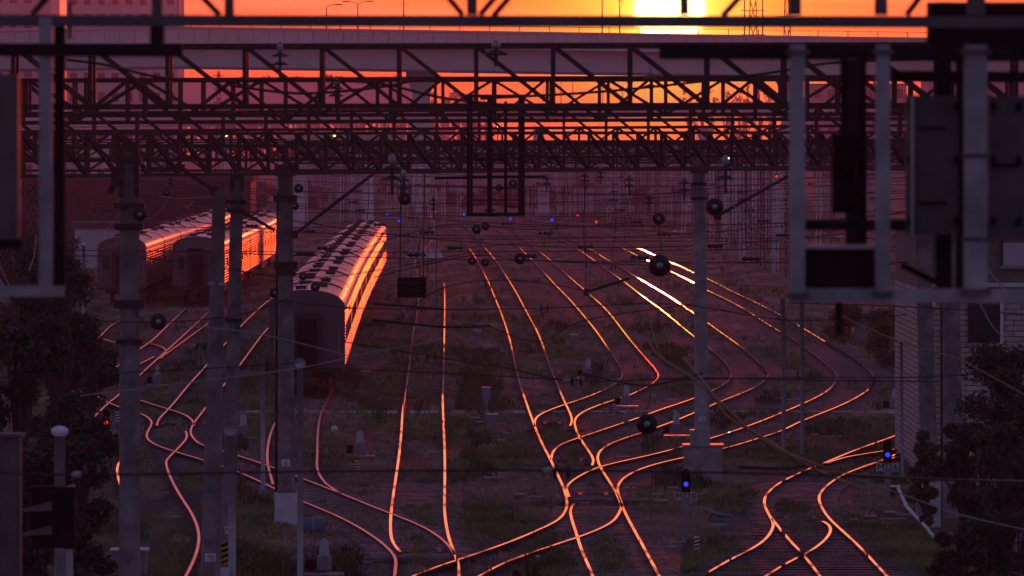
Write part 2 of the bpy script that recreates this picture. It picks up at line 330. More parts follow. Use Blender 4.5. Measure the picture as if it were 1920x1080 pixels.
# ------------------------------------------------------------------ the carriages
def carriage(name, ribbed='bands'):
    Lc = 24.0; root = thing(name, 'x', 'train carriage')
    z0 = RZ
    def prof():
        p = [(1.45,1.05),(1.5,1.1)]
        def wave(a, b):
            n = max(1, round((b-a)/(.165 if ribbed == 'full' else .12)))
            for i in range(n*6+1):
                p.append((1.5+(.05 if ribbed == 'full' else .042)*(.5-.5*math.cos(i/6*2*math.pi)), a+(b-a)*i/(n*6)))
        wave(1.15,3.32)
        p.append((1.5,3.4)); return p
    h = prof(); sec = [(x, z+z0) for x, z in h]+[(-x, z+z0) for x, z in reversed(h)]
    m = MB(); n = len(sec)
    m.v = [(x, y, z) for y in (0.35, Lc-.35) for x, z in sec]
    for k in range(n-1):
        m.f.append((k, n+k, n+k+1, k+1)); xm_ = (abs(sec[k][0])+abs(sec[k+1][0]))/2; zz_ = (sec[k][1]+sec[k+1][1])/2-z0
        m.m.append(2 if xm_ < 1.512 and 1.16 < zz_ < 3.31 else 0)  # rib valleys get the painted shade, so bright stripes stay apart
    m.f.append((n-1, 2*n-1, n, 0)); m.m.append(0)
    m.v += list(m.v); m.f += [tuple(range(2*n,3*n)), tuple(range(4*n-1, 3*n-1, -1))]; m.m += [1,1]
    bo = m.build('body', ['body','body_end','groove'], root)
    bo.data.polygons.foreach_set('use_smooth', [len(p.vertices) == 4 for p in bo.data.polygons])
    # roof: arc with standing seams
    ra = [(1.53*math.cos(a), 3.42+z0+.78*math.sin(a)**.8) for a in [math.pi*i/16 for i in range(17)]]
    ra[0] = (1.53,3.40+z0); ra[-1] = (-1.53,3.40+z0)
    m = MB(); n = len(ra); ys = [.32]
    y = 1.2
    while y < Lc-.6: ys += [y-.03, y, y+.03]; y += 1.42
    ys.append(Lc-.32)
    for i, y in enumerate(ys):
        s_ = 1.003 if (i % 3 == 2) and 0 < i < len(ys)-1 else 1
        m.v += [(x*s_, y, 3.4+z0+(z-3.4-z0)*s_) for x, z in ra]
    for i in range(len(ys)-1):
        for k in range(n-1): m.f.append((i*n+k, (i+1)*n+k, (i+1)*n+k+1, i*n+k+1)); m.m.append(0)
    nv = len(m.v); m.v += m.v[:n]+m.v[-n:]; m.f += [tuple(reversed(range(nv,nv+n))), tuple(range(nv+n,nv+2*n))]; m.m += [1,1]
    ro = m.build('roof', ['roof','body_end'], root)
    ro.data.polygons.foreach_set('use_smooth', [len(p.vertices) == 4 for p in ro.data.polygons])
    # ends: gangway bellows with door
    for y, sg in ((0.35,-1),(Lc-.35,1)):
        g = MB().box((0, y+sg*.17, 2.15+z0), (1.25,.34,2.25)).build('gangway', 'darkmetal', root)
        MB().box((0, y+sg*.35, 2.05+z0), (.8,.03,1.95)).build('door', 'black', g)
        MB().box((0, y+sg*.12, 1.0+z0), (2.9,.3,.18)).build('buffer_beam', 'darkmetal', root)
        for sx in (-1.0,1.0):
            MB().lathe([(.1,-.02),(.1,.05),(.06,.06)],(sx,y+sg*.05,1.55+z0),'Y',12).build('tail_lamp','red',root)
            MB().box((sx*1.3,y+sg*.04,2.1+z0),(.03,.05,1.1)).build('grab_rail','galv',root)
        MB().box((0,y+sg*.4,.85+z0),(.34,.7,.3)).build('coupler','darkmetal',root)
        MB().box((-.98, y+sg*.03, 2.55+z0), (.42,.05,.75)).build('end_window', 'window', root)
    if ribbed == 'full':
        for i in range(7):
            for sx in (1,-1): MB().box((1.52*sx, 1.6+i*3.45, 2.25+z0), (.05,.3,2.2)).build('side_post', 'darkmetal', root)
    w0 = MB().box((0,0,0), (.04,1.0,.62) if ribbed != 'full' else (.03,.8,.5)).build('window', 'window', root); w0.location = (1.527, 2.6, 2.43+z0)
    f0 = MB().box((0,0,.34),(.045,1.12,.06)).box((0,0,-.34),(.045,1.12,.06)).box((0,-.53,0),(.045,.06,.62)).box((0,.53,0),(.045,.06,.62)).build('frame', 'frame' if ribbed != 'full' else 'darkmetal', w0)
    if ribbed == 'full': f0.scale = (1,.66,.62)
    k = 0
    for i in range(10 if ribbed != 'full' else 4):
        for sx in (1,-1):
            if i == 0 and sx == 1: continue
            w = w0.copy(); C.objects.link(w); w.location = (1.527*sx if ribbed != 'full' else 1.535*sx, 2.6+i*(2.06 if ribbed != 'full' else 6.9), 2.43+z0); w.parent = root
            f = f0.copy(); C.objects.link(f); f.parent = w
    for i in range(5):
        y = 2.4+i*4.7
        v = MB().box((.1,0,.06),(.42,.4,.12)).box((.1,0,.14),(.55,.5,.04)).build('roof_vent', 'darkmetal', root); v.location = (.42 if i % 2 else -.38, y, 4.16+z0)
    for y in (12.3,):
        MB().tube([(x*1.01, y, z+.05) for x, z in ra[3:-3]], .035, 5).build('roof_pipe', 'darkmetal', root)
    for y in (4.0, Lc-4.0):
        b = MB().box((0,y,.72+z0),(2.2,2.9,.22)).build('bogie', 'darkmetal', root)
        for yy in (-1.2,1.2):
            for sx in (-.79,.79):
                MB().lathe([(.1,-.07),(.46,-.06),(.46,.05),(.1,.07)], (sx,y+yy,.46+z0), 'X', 16).build('wheel', 'darkmetal', b)
    MB().box((0,Lc/2,.85+z0),(2.7,Lc-12,.5)).build('underframe', 'darkmetal', root)
    return root
def path_pos(P, s):
    for (x0,y0),(x1,y1) in zip(P, P[1:]):
        l = math.hypot(x1-x0, y1-y0)
        if s <= l or (x1,y1) == P[-1]: t = s/l; return Vector((x0+(x1-x0)*t, y0+(y1-y0)*t, 0))
        s -= l
def ease(P):
    q = catmull(P, 8); return q
proto, proto2 = carriage('railway_carriage'), carriage('railway_carriage', 'full')
def train(P, n, what, group, first, proto):
    P = ease(P)
    for i in range(n):
        o = proto if first and i == 0 else copy_tree(proto)
        a, b = path_pos(P, i*24.5), path_pos(P, i*24.5+24.5)
        o.location = a; o.rotation_euler = (0,0,math.atan2(-(b.x-a.x), b.y-a.y))
        o['label'] = (f'nearest carriage of the {what}, dark end wall in view' if i == 0 else f'{nth(i+1)} carriage back along the {what}')
        o['group'] = group
train([(-8.2,256),(-9.3,331),(-9.95,385),(-10.42,430),(-10.85,472),(-11.2,520)], 9, 'long central train with sunlit right side', 'carriages of the central train', True, proto)
train([(-19.62,398),(-19.7,433),(-20.3,506),(-21.1,545),(-21.9,580)], 6, 'right train of the left pair', 'carriages of the second train', True, proto2)
train([(-24.15,396),(-24.5,440),(-24.8,495),(-25.7,554),(-26.6,590)], 7, 'leftmost train beside the dark trees', 'carriages of the leftmost train', False, proto2)

# ------------------------------------------------------------------ gantries
def gantry(name, label, pl, pr, zh, panel, depth, chord, web, mt, style='N', posts=(), detailed=True, rev=False):
    """lattice girder from pl to pr (bottom chord, front face), zh high."""
    pl, pr = Vector(pl), Vector(pr); root = thing(name, label, 'gantry', (pl.x, pl.y, 0), 0)
    off = -Vector((pl.x, pl.y, 0)); u = pr-pl; n = max(2, round(u.length/panel)); back = Vector((0,depth,0)); up = Vector((0,0,zh))
    def mk(nm, a, b, w): MB().bar(a+off, b+off, w).build(nm, mt, root)
    one = MB()
    def mem(nm, a, b, w):
        if detailed: mk(nm, a, b, w)
        else: one.bar(a+off, b+off, w)
    for d in (Vector(), back):
        mem('top_chord', pl+up+d, pr+up+d, chord); mem('bottom_chord', pl+d, pr+d, chord)
        for i in range(n+1):
            p = pl+u*(i/n)+d
            mem('vertical', p, p+up, web*1.15)
            if i < n:
                q = pl+u*((i+1)/n)+d
                if style == 'N': (mem('diagonal', p+up, q, web) if not rev else mem('diagonal', p, q+up, web))
                elif style == 'Z': mem('diagonal', *((p+up, q) if i % 2 else (p, q+up)), web)
                else: mem('diagonal', p+up, q, web); mem('diagonal', p, q+up, web)
    for i in range(0, n+1):
        p = pl+u*(i/n)
        mem('cross_tie', p+up, p+up+back, web); 
        if i < n and not detailed: mem('cross_tie', p, pl+u*((i+1)/n)+back, web*.8)
    if not detailed: one.build('girder', mt, root)
    for (t, r, mtp) in posts:
        p = pl+u*t+back*.5
        MB().lathe([(r*1.25,0),(r,p.z*.98),(r*.9,p.z-.02)], (p.x+off.x, p.y+off.y, 0), 'Z', 12).build('post', mtp, root, smooth=True)
    return root

# T2: tall truss just beyond the signal bridge, T3..T5 behind it
gantry('lattice_gantry', 'tall blurred lattice gantry crossing below the road bridge, widest panels', at(-120,201,100), at(2050,196,100), mpp(100)*113, mpp(100)*141, .8, .085, .06, 'steel', 'N', posts=((-.01,.2,'concrete'),(1.01,.2,'concrete')))
gantry('lattice_gantry', 'second lattice gantry with zigzag bracing carrying the hanging signal cage', at(-60,231,140), at(2000,221,142), mpp(140)*80, mpp(140)*101, .8, .085, .058, 'steel', 'Z', posts=((-.01,.2,'concrete'),(1.01,.2,'concrete')))
gantry('lattice_gantry', 'third lattice gantry of narrow panels just above the mast heads', at(-150,279,172), at(2080,261,176), mpp(172)*65, mpp(172)*80, .8, .085, .06, 'steel', 'N', posts=((-.005,.2,'concrete'),(1.005,.2,'concrete')))
gantry('lattice_gantry', 'slender lattice gantry just behind the tallest blurred one', at(-60,217,118), at(2000,213,120), mpp(118)*66, mpp(118)*112, .8, .07, .045, 'steel', 'Z', posts=((-.01,.2,'concrete'),(1.01,.2,'concrete')), rev=True)
gantry('lattice_gantry', 'lattice gantry with crossed bracing between the middle and lowest gantries', at(-160,304,186), at(2080,287,192), mpp(186)*56, mpp(186)*74, .8, .085, .055, 'steel', 'X', posts=((-.005,.2,'concrete'),(1.005,.2,'concrete')))
T5l, T5r = at(40,331,150), at(1960,309,196)
gantry('lattice_gantry', 'lowest lattice gantry, resting on the tall concrete masts in front of the trains', T5l, T5r, 1.0, 1.3, .8, .085, .062, 'steel', 'N', posts=((1,.2,'concrete'),))
gantry('lattice_gantry', 'crossbraced lattice gantry seen through the lowest gantry on the right', at(537,321,206), at(2000,308,212), .86, 1.25, .8, .08, .058, 'steel', 'X', posts=((0,.17,'galv'),(1,.2,'concrete')))
fg = [(250,9.2,'Z'),(300,9.3,'X'),(355,9.25,'N'),(420,9.2,'Z'),(500,9.3,'X'),(600,9.2,'N'),(720,9.3,'Z')]
for i, (Y, z, st) in enumerate(fg):
    w = Y*.086
    gantry('lattice_gantry', f'distant lattice gantry, {nth(i+1)} in depth behind the hanging signal cage', (-.0354*Y,Y,z), (w*1.02,Y+random.uniform(-3,6),z+.05), 1.0, 1.6, .8, .1, .07, 'steel', st, posts=((0,.2,'concrete'),(1,.2,'concrete')) if Y < 460 else ((0,.2,'concrete'),(.62,.12,'galv'),(.8,.12,'galv'),(1,.2,'concrete')), detailed=False, rev=i % 2 == 0)

for i,(Y,z,st,xl) in enumerate(((238,9.25,'X',60),(290,9.45,'N',70),(370,9.3,'Z',90))):
    gantry('lattice_gantry', f'{nth(i+1)} lattice gantry in depth over the left trains, behind the leftmost mast', at(xl-120,YH+(HC-z)*F/Y,Y), at(534,YH+(HC-z)*F/Y,Y+2), .95, 1.5, .8, .09, .065, 'steel', st, posts=((0,.2,'concrete'),), detailed=False)
# near signal bridge (out of focus)
YN = 45.0; k = mpp(YN)
sb = thing('signal_bridge', 'blurred grey signal bridge crossing the top of the frame', 'signal bridge', (0,YN,0))
def nb(nm, a, b, w, h, mt, par, dy=0.0, ref=None):
    o = ref if ref is not None else Vector((0,YN,0))
    return MB().bar(at(*a, YN)+Vector((0,dy,0))-o, at(*b, YN)+Vector((0,dy,0))-o, w*k, h*k).build(nm, mt, par)
nb('bottom_chord', (-500,38), (2400,42), 20, 22, 'steel_dull', sb)
nb('bottom_chord', (-500,32), (2400,38), 20, 18, 'steel_dull', sb, dy=.9)
nb('top_chord', (-500,-245), (2400,-240), 22, 22, 'steel_grey', sb)
nb('top_chord', (-500,-245), (2400,-240), 22, 22, 'steel_grey', sb, dy=.9)
for x, w in ((295,20),(430,18),(885,20),(1283,17),(1490,24),(1652,24),(1830,34)):
    nb('vertical', (x,28), (x,-240), w, w*.8, 'steel_dull', sb)
for a, b in (((412,28),(150,-240)),((868,28),(640,-240)),((900,28),(1130,-240)),((925,30),(1160,-240)),((1355,30),(1600,-240)),((1700,28),(1900,-240)),((60,28),(290,-240))):
    nb('diagonal', a, b, 11, 11, 'steel', sb)
for x in (-420,2340):
    for dy in (0,.9):
        o = Vector((0,YN,0)); p = at(x,-240,YN)+Vector((0,dy,0))
        MB().bar(Vector((p.x,p.y,0))-o, p-o, .2).build('post', 'steel_grey', sb)
# left cage
lc = thing('signal_cage', 'blurred hanging signal cage cropped by the left edge', 'signal cage', at(60,540,YN)); o = lc.location.copy()
nb('top_beam', (-260,92), (343,95), 34, 24, 'steel_black', lc, ref=o)
nb('post', (86,32), (86,545), 24, 24, 'steel_grey', lc, ref=o)
nb('post', (110,32), (110,545), 20, 24, 'steel_black', lc, dy=.12, ref=o)
nb('floor_beam', (-260,545), (120,546), 20, 20, 'steel_grey', lc, ref=o)
nb('bracket', (295,48), (295,92), 26, 20, 'steel_black', lc, ref=o)
nb('edge_bar', (122,0), (122,72), 7, 7, 'steel', lc, dy=.5, ref=o)  # slim rusted-steel bar beside the cage post
MB().bar(at(2,140,YN)-o, at(2,448,YN)-o, 68*k, .25).build('signal_panel', 'steel_dull', lc)
nb('lower_beam', (-260,456), (40,456), 18, 20, 'steel_black', lc, ref=o)
# right cage
rc = thing('signal_cage', 'blurred hanging signal cage with dark display box at upper right', 'signal cage', at(1700,555,YN)); o = rc.location.copy()
nb('top_beam', (1236,97), (2300,100), 28, 28, 'steel_black', rc, ref=o)
for x, w in ((1494,28),(1654,26),(1827,42)):
    nb('post', (x,84), (x,552), w, w, 'steel_grey', rc, dy=-.08, ref=o)
nb('post', (1626,110), (1626,545), 14, 14, 'steel_black', rc, dy=.6, ref=o)
nb('post', (1780,0), (1780,545), 30, 20, 'steel_black', rc, dy=.6, ref=o)
nb('floor_beam', (1480,553), (2300,556), 24, 26, 'steel_grey', rc, dy=-.05, ref=o)
nb('middle_rail', (1500,424), (1800,424), 12, 20, 'steel_black', rc, dy=.5, ref=o)
for x0, x1, y0, y1 in ((1704,1800,178,440),(1860,1960,180,450)):
    xm = (x0+x1)/2
    MB().bar(at(xm,y0,YN)-o+Vector((0,.3,0)), at(xm,y1,YN)-o+Vector((0,.3,0)), (x1-x0)*k, .22).build('signal_panel', 'steel_dull', rc)
bx = MB(); bx.box(at(1572,503,YN)-o+Vector((0,.2,0)), (136*k,.4,74*k)); bb = bx.build('display_box', 'black', rc)
MB().box(at(1574,463,YN)-o+Vector((0,.2,0)), (148*k,.44,7*k)).build('lit_top_edge', 'galv', bb)  # paler strip standing in for the lit top edge of the box
for fx, fy, fw in ((1494,98,44),(1654,98,40),(1827,98,58),(1494,552,40),(1654,550,36),(1827,545,56),(1827,292,50),(1827,448,48)):
    MB().box(at(fx,fy,YN)-o+Vector((0,-.08,0)), (fw*k,fw*k*.9,9*k)).build('flange', 'steel_dull', rc)
for fx in (1708,1796,1866,1914):
    for fy in (200,300,415): MB().box(at(fx,fy,YN)-o+Vector((0,.17,0)), (9*k,.05,16*k)).build('hinge', 'steel_black', rc)
for fx, fy in ((1752,240),(1752,380),(1890,310)): MB().box(at(fx,fy,YN)-o+Vector((0,.17,0)), (50*k,.03,5*k)).build('seam', 'steel_black', rc)
nb('hanger', (1574,565), (1574,630), 12, 12, 'steel_black', rc, dy=.1, ref=o)
nb('cross_beam', (1680,140), (2300,146), 60, 20, 'steel_black', rc, dy=.8, ref=o)
nb('rear_post', (1612,110), (1612,545), 26, 14, 'steel', rc, dy=1.0, ref=o)
nb('rear_post', (1840,110), (1840,548), 60, 14, 'steel', rc, dy=1.0, ref=o)
nb('conduit_or_highlight', (1712,180), (1712,440), 6, 6, 'galv', rc, dy=.1, ref=o)  # pale strip standing in for the highlight on the panel's rounded left edge
nb('ladder_bar', (1660,424), (1960,426), 12, 14, 'steel_black', rc, dy=.55, ref=o)
nb('brace', (1700,500), (1790,545), 12, 12, 'steel_black', rc, dy=.6, ref=o)
nb('upper_plate', (1880,0), (1880,112), 260, 20, 'steel_black', rc, dy=.7, ref=o)
sh = thing('railway_signal', 'blurred dark signal head hanging inside the right cage', 'signal', at(1582,400,YN+.6)); o = sh.location.copy()
MB().box(at(1582,325,YN+.6)-o, (44*k,.16,150*k)).build('backplate', 'black', sh)
MB().lathe([(.09,-.3),(.09,0),(.02,0)], at(1582,290,YN+.6)-o, 'Y', 14).build('visor', 'black', sh)
MB().lathe([(.09,-.3),(.09,0),(.02,0)], at(1582,360,YN+.6)-o, 'Y', 14).build('visor', 'black', sh)
nb2 = MB().bar(at(1582,250,YN+.6)-o, at(1582,100,YN+.6)-o, .05).build('hanger', 'steel_black', sh)

# hanging ladder cage on the second gantry
Y = 139.4; cg = thing('signal_cage', 'dark ladder cage hanging from the second gantry at centre', 'signal cage', at(929,403,Y)); o = cg.location.copy(); kk = mpp(Y)
for x, w, y0 in ((878,6,178),(884,5,178),(918,9,180),(948,6,190),(975,7,178),(981,6,178)):
    MB().bar(at(x,y0,Y)-o, at(x,403,Y)-o, w*kk).build('post', 'steel_black', cg)
for y in (180,402): MB().bar(at(875,y,Y)-o, at(984,y,Y)-o, 6*kk).build('rail', 'steel_black', cg)
for y in (290,330,352,375,388):
    MB().bar(at(885 if y != 388 else 945,y,Y)-o+Vector((0,.05,0)), at(976,y,Y)-o+Vector((0,.05,0)), 2.2*kk).build('rung', 'steel_black', cg)
MB().box(at(918,300,Y)-o+Vector((0,.3,0)), (60*kk,.05,220*kk*.02)).build('foot_board', 'steel_black', cg)
MB().bar(at(815,334,Y)-o, at(1022,331,Y)-o, 5*kk).build('arm', 'steel_black', cg)

# route indicator board
Y = 160; rb = thing('indicator_board', 'small dark rectangular indicator board hanging beside the long train', 'signal board', at(772,558,Y)); o = rb.location.copy(); kk = mpp(Y)
bd = MB().box(at(772,539,Y)-o, (54*kk,.12,38*kk)).build('board', 'black', rb)
for y in (530,545):
    MB().box(at(772,y,Y)-o+Vector((0,-.065,0)), (38*kk,.01,1.6*kk)).build('slot', 'darkmetal', bd)
for x in (750,794): MB().tube([at(x,520,Y)-o, at(x+2,322,Y)-o], .018, 5).build('hanger_rod', 'wire_dark', rb)

# ------------------------------------------------------------------ masts and posts
def mast(name, label, cat, top, bot, Y, wt, wb, mt='concrete', z0=0.0, parts=None, n=14):
    kk = mpp(Y); p1 = at(*top, Y); xb = bot; p0 = Vector(((xb-960)/F*Y, Y, z0))
    t = thing(name, label, cat, p0)
    m = MB(); m.tube([(0,0,0), (p1-p0)*.33, (p1-p0)*.66, p1-p0], wb*kk/2, n, wt*kk/2); m.build('shaft', mt, t, smooth=True)
    if parts: parts(t, p0, p1, kk)
    return t
def collar(t, p0, p1, kk, y, w, h, Y, mt='steel', nm='collar', dx=0):
    c = at((p1.x/Y*F+960)+dx, y, Y); f = (c.z-p0.z)/(p1.z-p0.z); c.x = p0.x+(p1.x-p0.x)*f+dx*kk
    MB().box(c-p0, (w*kk, w*kk*.8, h*kk)).build(nm, mt, t)
def plate(t, p0, p1, kk, y, w, h, Y, mt='white', txt=None, dx=0):
    zc = HC-(y-YH)*kk; f = (zc-p0.z)/(p1.z-p0.z); c = p0+(p1-p0)*f
    r = 20*kk
    pl_ = MB().box(Vector((c.x+dx*kk, c.y-r, zc))-p0, (w*kk,.01,h*kk)).build('number_plate', mt, t)
    if txt: lettering(txt, pl_, Vector((c.x+dx*kk, c.y-r-.008, zc-h*kk*.36))-p0, h*kk*.95)
def lettering(txt, parent, loc, size, mt='black'):
    cu = bpy.data.curves.new('lettering', 'FONT'); cu.body = txt; cu.size = size; cu.align_x = 'CENTER'; cu.extrude = .001
    tmp = bpy.data.objects.new('tmp', cu); me = bpy.data.meshes.new_from_object(tmp); bpy.data.objects.remove(tmp)
    me.materials.clear(); me.materials.append(M[mt]); ob = bpy.data.objects.new('lettering', me); C.objects.link(ob); ob.parent = parent
    ob.location = loc; ob.rotation_euler = (R(90),0,0); return ob
def p1f(t,p0,p1,kk):
    for y,w,h in ((300,44,14),(292,36,30),(340,38,60),(385,58,10),(425,52,12),(570,56,16),(640,50,8)): collar(t,p0,p1,kk,y,w,h,140)
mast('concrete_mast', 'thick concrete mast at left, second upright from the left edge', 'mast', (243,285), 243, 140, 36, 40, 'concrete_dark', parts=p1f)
def p2f(t,p0,p1,kk):
    collar(t,p0,p1,kk,532,32,6,135,'galv'); plate(t,p0,p1,kk,1044,20,15,135,'white','70')
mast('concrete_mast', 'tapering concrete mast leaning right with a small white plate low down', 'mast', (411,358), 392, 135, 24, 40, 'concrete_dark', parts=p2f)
def p3f(t,p0,p1,kk):
    for y,w,h in ((342,26,30),(378,40,8),(395,34,8),(600,34,8)): collar(t,p0,p1,kk,y,w,h,148)
    plate(t,p0,p1,kk,993,13,14,148,'white','75')
    zc = HC-(1038-YH)*kk
    sp = MB().box(Vector((-.02,-.24,zc-p0.z)), (.27,.02,.5)).build('warning_plate', 'yellow', t)
    for q in range(4):
        a = Vector((-.155,-.253,zc-p0.z-.24+q*.13)); MB().add([a, a+Vector((0,0,.06)), a+Vector((.27,0,.16)), a+Vector((.27,0,.1))], [(0,1,2,3)]).build('stripe', 'black', sp)
    MB().box(Vector((-.02,-.25,zc-p0.z-.28)), (.28,.03,.03)).build('red_band', 'red', t)
    MB().box(Vector((-.02,-.2,(zc-p0.z-.3)/2)), (.4,.5,zc-p0.z-.3)).build('whitewashed_base', 'concrete_white', t)
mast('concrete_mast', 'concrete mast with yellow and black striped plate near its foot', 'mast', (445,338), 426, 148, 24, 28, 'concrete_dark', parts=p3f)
def p4f(t,p0,p1,kk):
    for y,w,h in ((320,40,20),(372,44,12),(498,44,16),(512,38,6)): collar(t,p0,p1,kk,y,w,h,172)
    plate(t,p0,p1,kk,867,16,13,172,'white','6')
    MB().box((0,0,.45), (.62,.5,.95)).build('whitewashed_base', 'concrete_white', t)
    MB().box((0,0,.95), (.5,.48,.05)).build('red_band', 'red', t)
    MB().bar((-.27,.1,.2), (-.22,.1,9), .1).build('conduit_or_highlight', 'steel', t)
mast('concrete_mast', 'concrete mast in front of the long train with a white painted base', 'mast', (535,308), 537, 172, 27, 33, 'concrete_dark', parts=p4f)
def p5f(t,p0,p1,kk):
    for y,w,h in ((318,34,12),(345,30,6),(372,32,5)): collar(t,p0,p1,kk,y,w,h,195)
    plate(t,p0,p1,kk,785,13,9,195,'white','12')
    MB().box((0,0,.55), (1.15,.9,1.1)).build('concrete_base', 'concrete', t)
    MB().box((0,0,1.1), (1.25,1.0,.06)).build('base_cap', 'galv', t)
    MB().box((-.1,-.2,1.35), (.6,.5,.45)).build('fuse_box', 'galv', t)
mast('concrete_mast', 'tall concrete mast on a broad grey block right of centre', 'mast', (1310,300), 1318, 195, 22, 30, parts=p5f)
def p6f(t,p0,p1,kk):
    MB().box((0,0,.6), (.5,.5,1.2)).build('whitewashed_base', 'concrete_white', t); MB().box((-.3,-.1,.75), (.2,.2,1.0)).build('equipment_box', 'galv', t)
mast('concrete_mast', 'left of two concrete masts standing against the brick building', 'mast', (1728,330), 1745, 172, 28, 34, 'concrete_dark', parts=p6f)
def p7f(t,p0,p1,kk):
    plate(t,p0,p1,kk,868,12,10,176,'white','18',dx=-10)
mast('concrete_mast', 'right of two concrete masts against the brick building, foot in the bush', 'mast', (1780,330), 1789, 176, 30, 40, 'concrete_dark', parts=p7f)

def lamp_post(label, top, base, Y, w, cap='cap', mt='galv'):
    kk = mpp(Y); p1 = at(*top, Y); p0 = Vector(((base-960)/F*Y, Y, 0)); t = thing('lamp_post', label, 'post', p0)
    MB().tube([(0,0,0), p1-p0], w*kk/2, 8).build('pole', mt, t, smooth=True)
    if cap == 'cap': MB().lathe([(w*.5*kk,-.02),(w*.8*kk,.02),(w*.8*kk,.09),(w*.4*kk,.13),(.01,.14)], p1-p0, 'Z', 12).build('lamp_head', 'white', t, smooth=True)
    if cap == 'horn':
        MB().lathe([(w*.3*kk,.1),(w*.5*kk,.0),(w*.95*kk,-.18)], p1-p0+Vector((0,0,.1)), 'Y', 14).build('loudspeaker', 'galv', t, smooth=True)
    return t
lamp_post('near grey post with round white cap at lower left', (112,815), 112, 100, 20)
lamp_post('slim grey post topped by a horn loudspeaker before the long train', (563,690), 563, 120, 11, 'horn')
lamp_post('ladder-like slim post with loudspeaker beside the striped mast', (433,812), 436, 146, 14, 'horn')
lamp_post('thin pale post with round top left of the leftmost mast', (157,460), 157, 290, 6)
lamp_post('thin post beside the leftmost lamp, plain top', (137,492), 137, 280, 5, None)
lamp_post('thin pale post between the striped mast and the train mast', (493,652), 493, 188, 8, None)
lamp_post('thin dark post right of the tall mast, left of a similar pair', (1468,560), 1470, 212, 8, None, 'grey')
lamp_post('thin dark post right of the tall mast, right of a similar pair', (1503,560), 1505, 208, 8, None, 'grey')
lamp_post('slim lamp post in front of the brick building between two masts', (1746,574), 1748, 190, 10)
lamp_post('thin dark post at the left corner of the brick building', (1690,640), 1692, 192, 6, None, 'grey')

# ------------------------------------------------------------------ trackside equipment
def light_lens(parent, loc, r, mt): return MB().lathe([(r*.2,-.03),(r*.8,-.02),(r,.0),(r,.03)], loc, 'Y', 14).build('lens', mt, parent)
def dwarf(label, px, py, base, Y, colour, txt, w=16):
    kk = mpp(Y); p0 = gnd(px, base); p0 = Vector(((px-960)/F*Y, Y, 0)); z = HC-(py-YH)*kk
    t = thing('dwarf_signal', label, 'signal', p0); r = w*kk/2
    hb = MB().box((0,0,z), (r*2,.2,r*4.4)); hb.lathe([(r,-.1),(r,.1)], (0,0,z+r*2.2), 'Y', 14); hb.build('signal_head', 'black', t)
    light_lens(t, (0,-.13,z-r*.3), r*.55, colour)
    MB().lathe([(r*.62,-.28),(r*.72,-.1)], (0,0,z+r*1.2), 'Y', 12).build('visor', 'black', t)
    zt = z-r*3.2; 
    pb = MB().box((0,-.02,zt), (r*5.2 if len(txt) > 2 else r*3,.03,r*1.9)).build('number_plate', 'tan', t)
    lettering(txt, pb, (0,-.045,zt-r*.68), r*2.1)
    MB().box((0,.02,zt/2-.03), (r*1.2,.16,max(.1,zt))).build('stand', 'grey', t)
    return t
dwarf('dwarf signal lit blue at right by the concrete mast, plate M118', 1286, 905, 945, 166, 'blue_light', 'M118')
dwarf('dwarf signal lit blue at the brick building, plate M116', 1664, 850, 885, 184, 'blue_light', 'M116')
dwarf('dwarf signal lit red at left of the leftmost mast, plate M150', 199, 790, 815, 200, 'red_light', 'M150', 14)
tq = thing('dwarf_signal', 'dwarf signal lit blue, cut by the bottom edge at centre', 'signal', Vector(((969-960)/F*144,144,0)))
MB().box((0,0,.34),(.2,.2,.6)).lathe([(.1,-.1),(.1,.1)],(0,0,.64),'Y',14).build('signal_head','black',tq); light_lens(tq,(0,-.13,.52),.075,'blue_light')
MB().lathe([(.085,-.28),(.1,-.1)],(0,0,.64),'Y',12).build('visor','black',tq)
def far_signal(i, px, py, base, colour, lab):
    p0 = gnd(px, base); Y = p0.y; z = HC-(py-YH)*mpp(Y)
    t = thing('dwarf_signal', lab, 'signal', p0); MB().box((0,0,z*.5), (.12,.12,z)).build('stand','grey',t)
    MB().box((0,.05,z), (.36,.14,.55)).build('signal_head','black',t); light_lens(t,(0,-.06,z),.16,colour)
for i, (px,py,b,c,l) in enumerate(((748,414,422,'blue_light','tiny far blue signal right of the end of the long train'),(726,402,410,'blue_light','faint far blue signal just above the end of the long train'),(870,402,410,'blue_light','tiny far blue signal under the left corner of the hanging cage'),(957,410,417,'blue_light','tiny far blue signal under the right part of the hanging cage'),(1035,412,419,'blue_light','tiny far blue signal right of the hanging cage'),(1118,416,425,'red_light','brighter far red signal right of centre'),(1083,404,411,'red_light','faint far red signal above the brighter one'),(165,648,660,'red_light','small red signal at far left below the leftmost train'),(1860,471,500,'red_light','red signal light behind the right cage above the brick ledge'))):
    far_signal(i,px,py,b,c,l)
for i,(px,py,c,l) in enumerate(((424,254,'amber_light','yellow-green lamp glowing in the gantries at left'),(627,254,'amber_light','pair of pale lamps glowing in the gantries left of the cage'),(933,240,'white_light','white lamp glowing inside the hanging cage'),(1367,297,'white_light','tiny pale lamp glowing right of the tall mast head'),(1397,301,'white_light','tiny pale lamp right of the other two near the mast'),(1615,193,'amber_light','tiny greenish lamp between posts of the right cage'),(1456,331,'red_light','red lamp on the far masts left of the right cage'))):
    Y = 420; p = at(px,py,Y); t = thing('signal_lamp', l, 'lamp', p); light_lens(t,(0,-.05,0),.09,c); MB().box((0,.08,0),(.26,.16,.3)).build('housing','black',t)
    MB().bar((0,.1,0),(0,.1,9.35-p.z if abs(9.35-p.z) > .3 else 1.2),.05).build('bracket','steel',t)

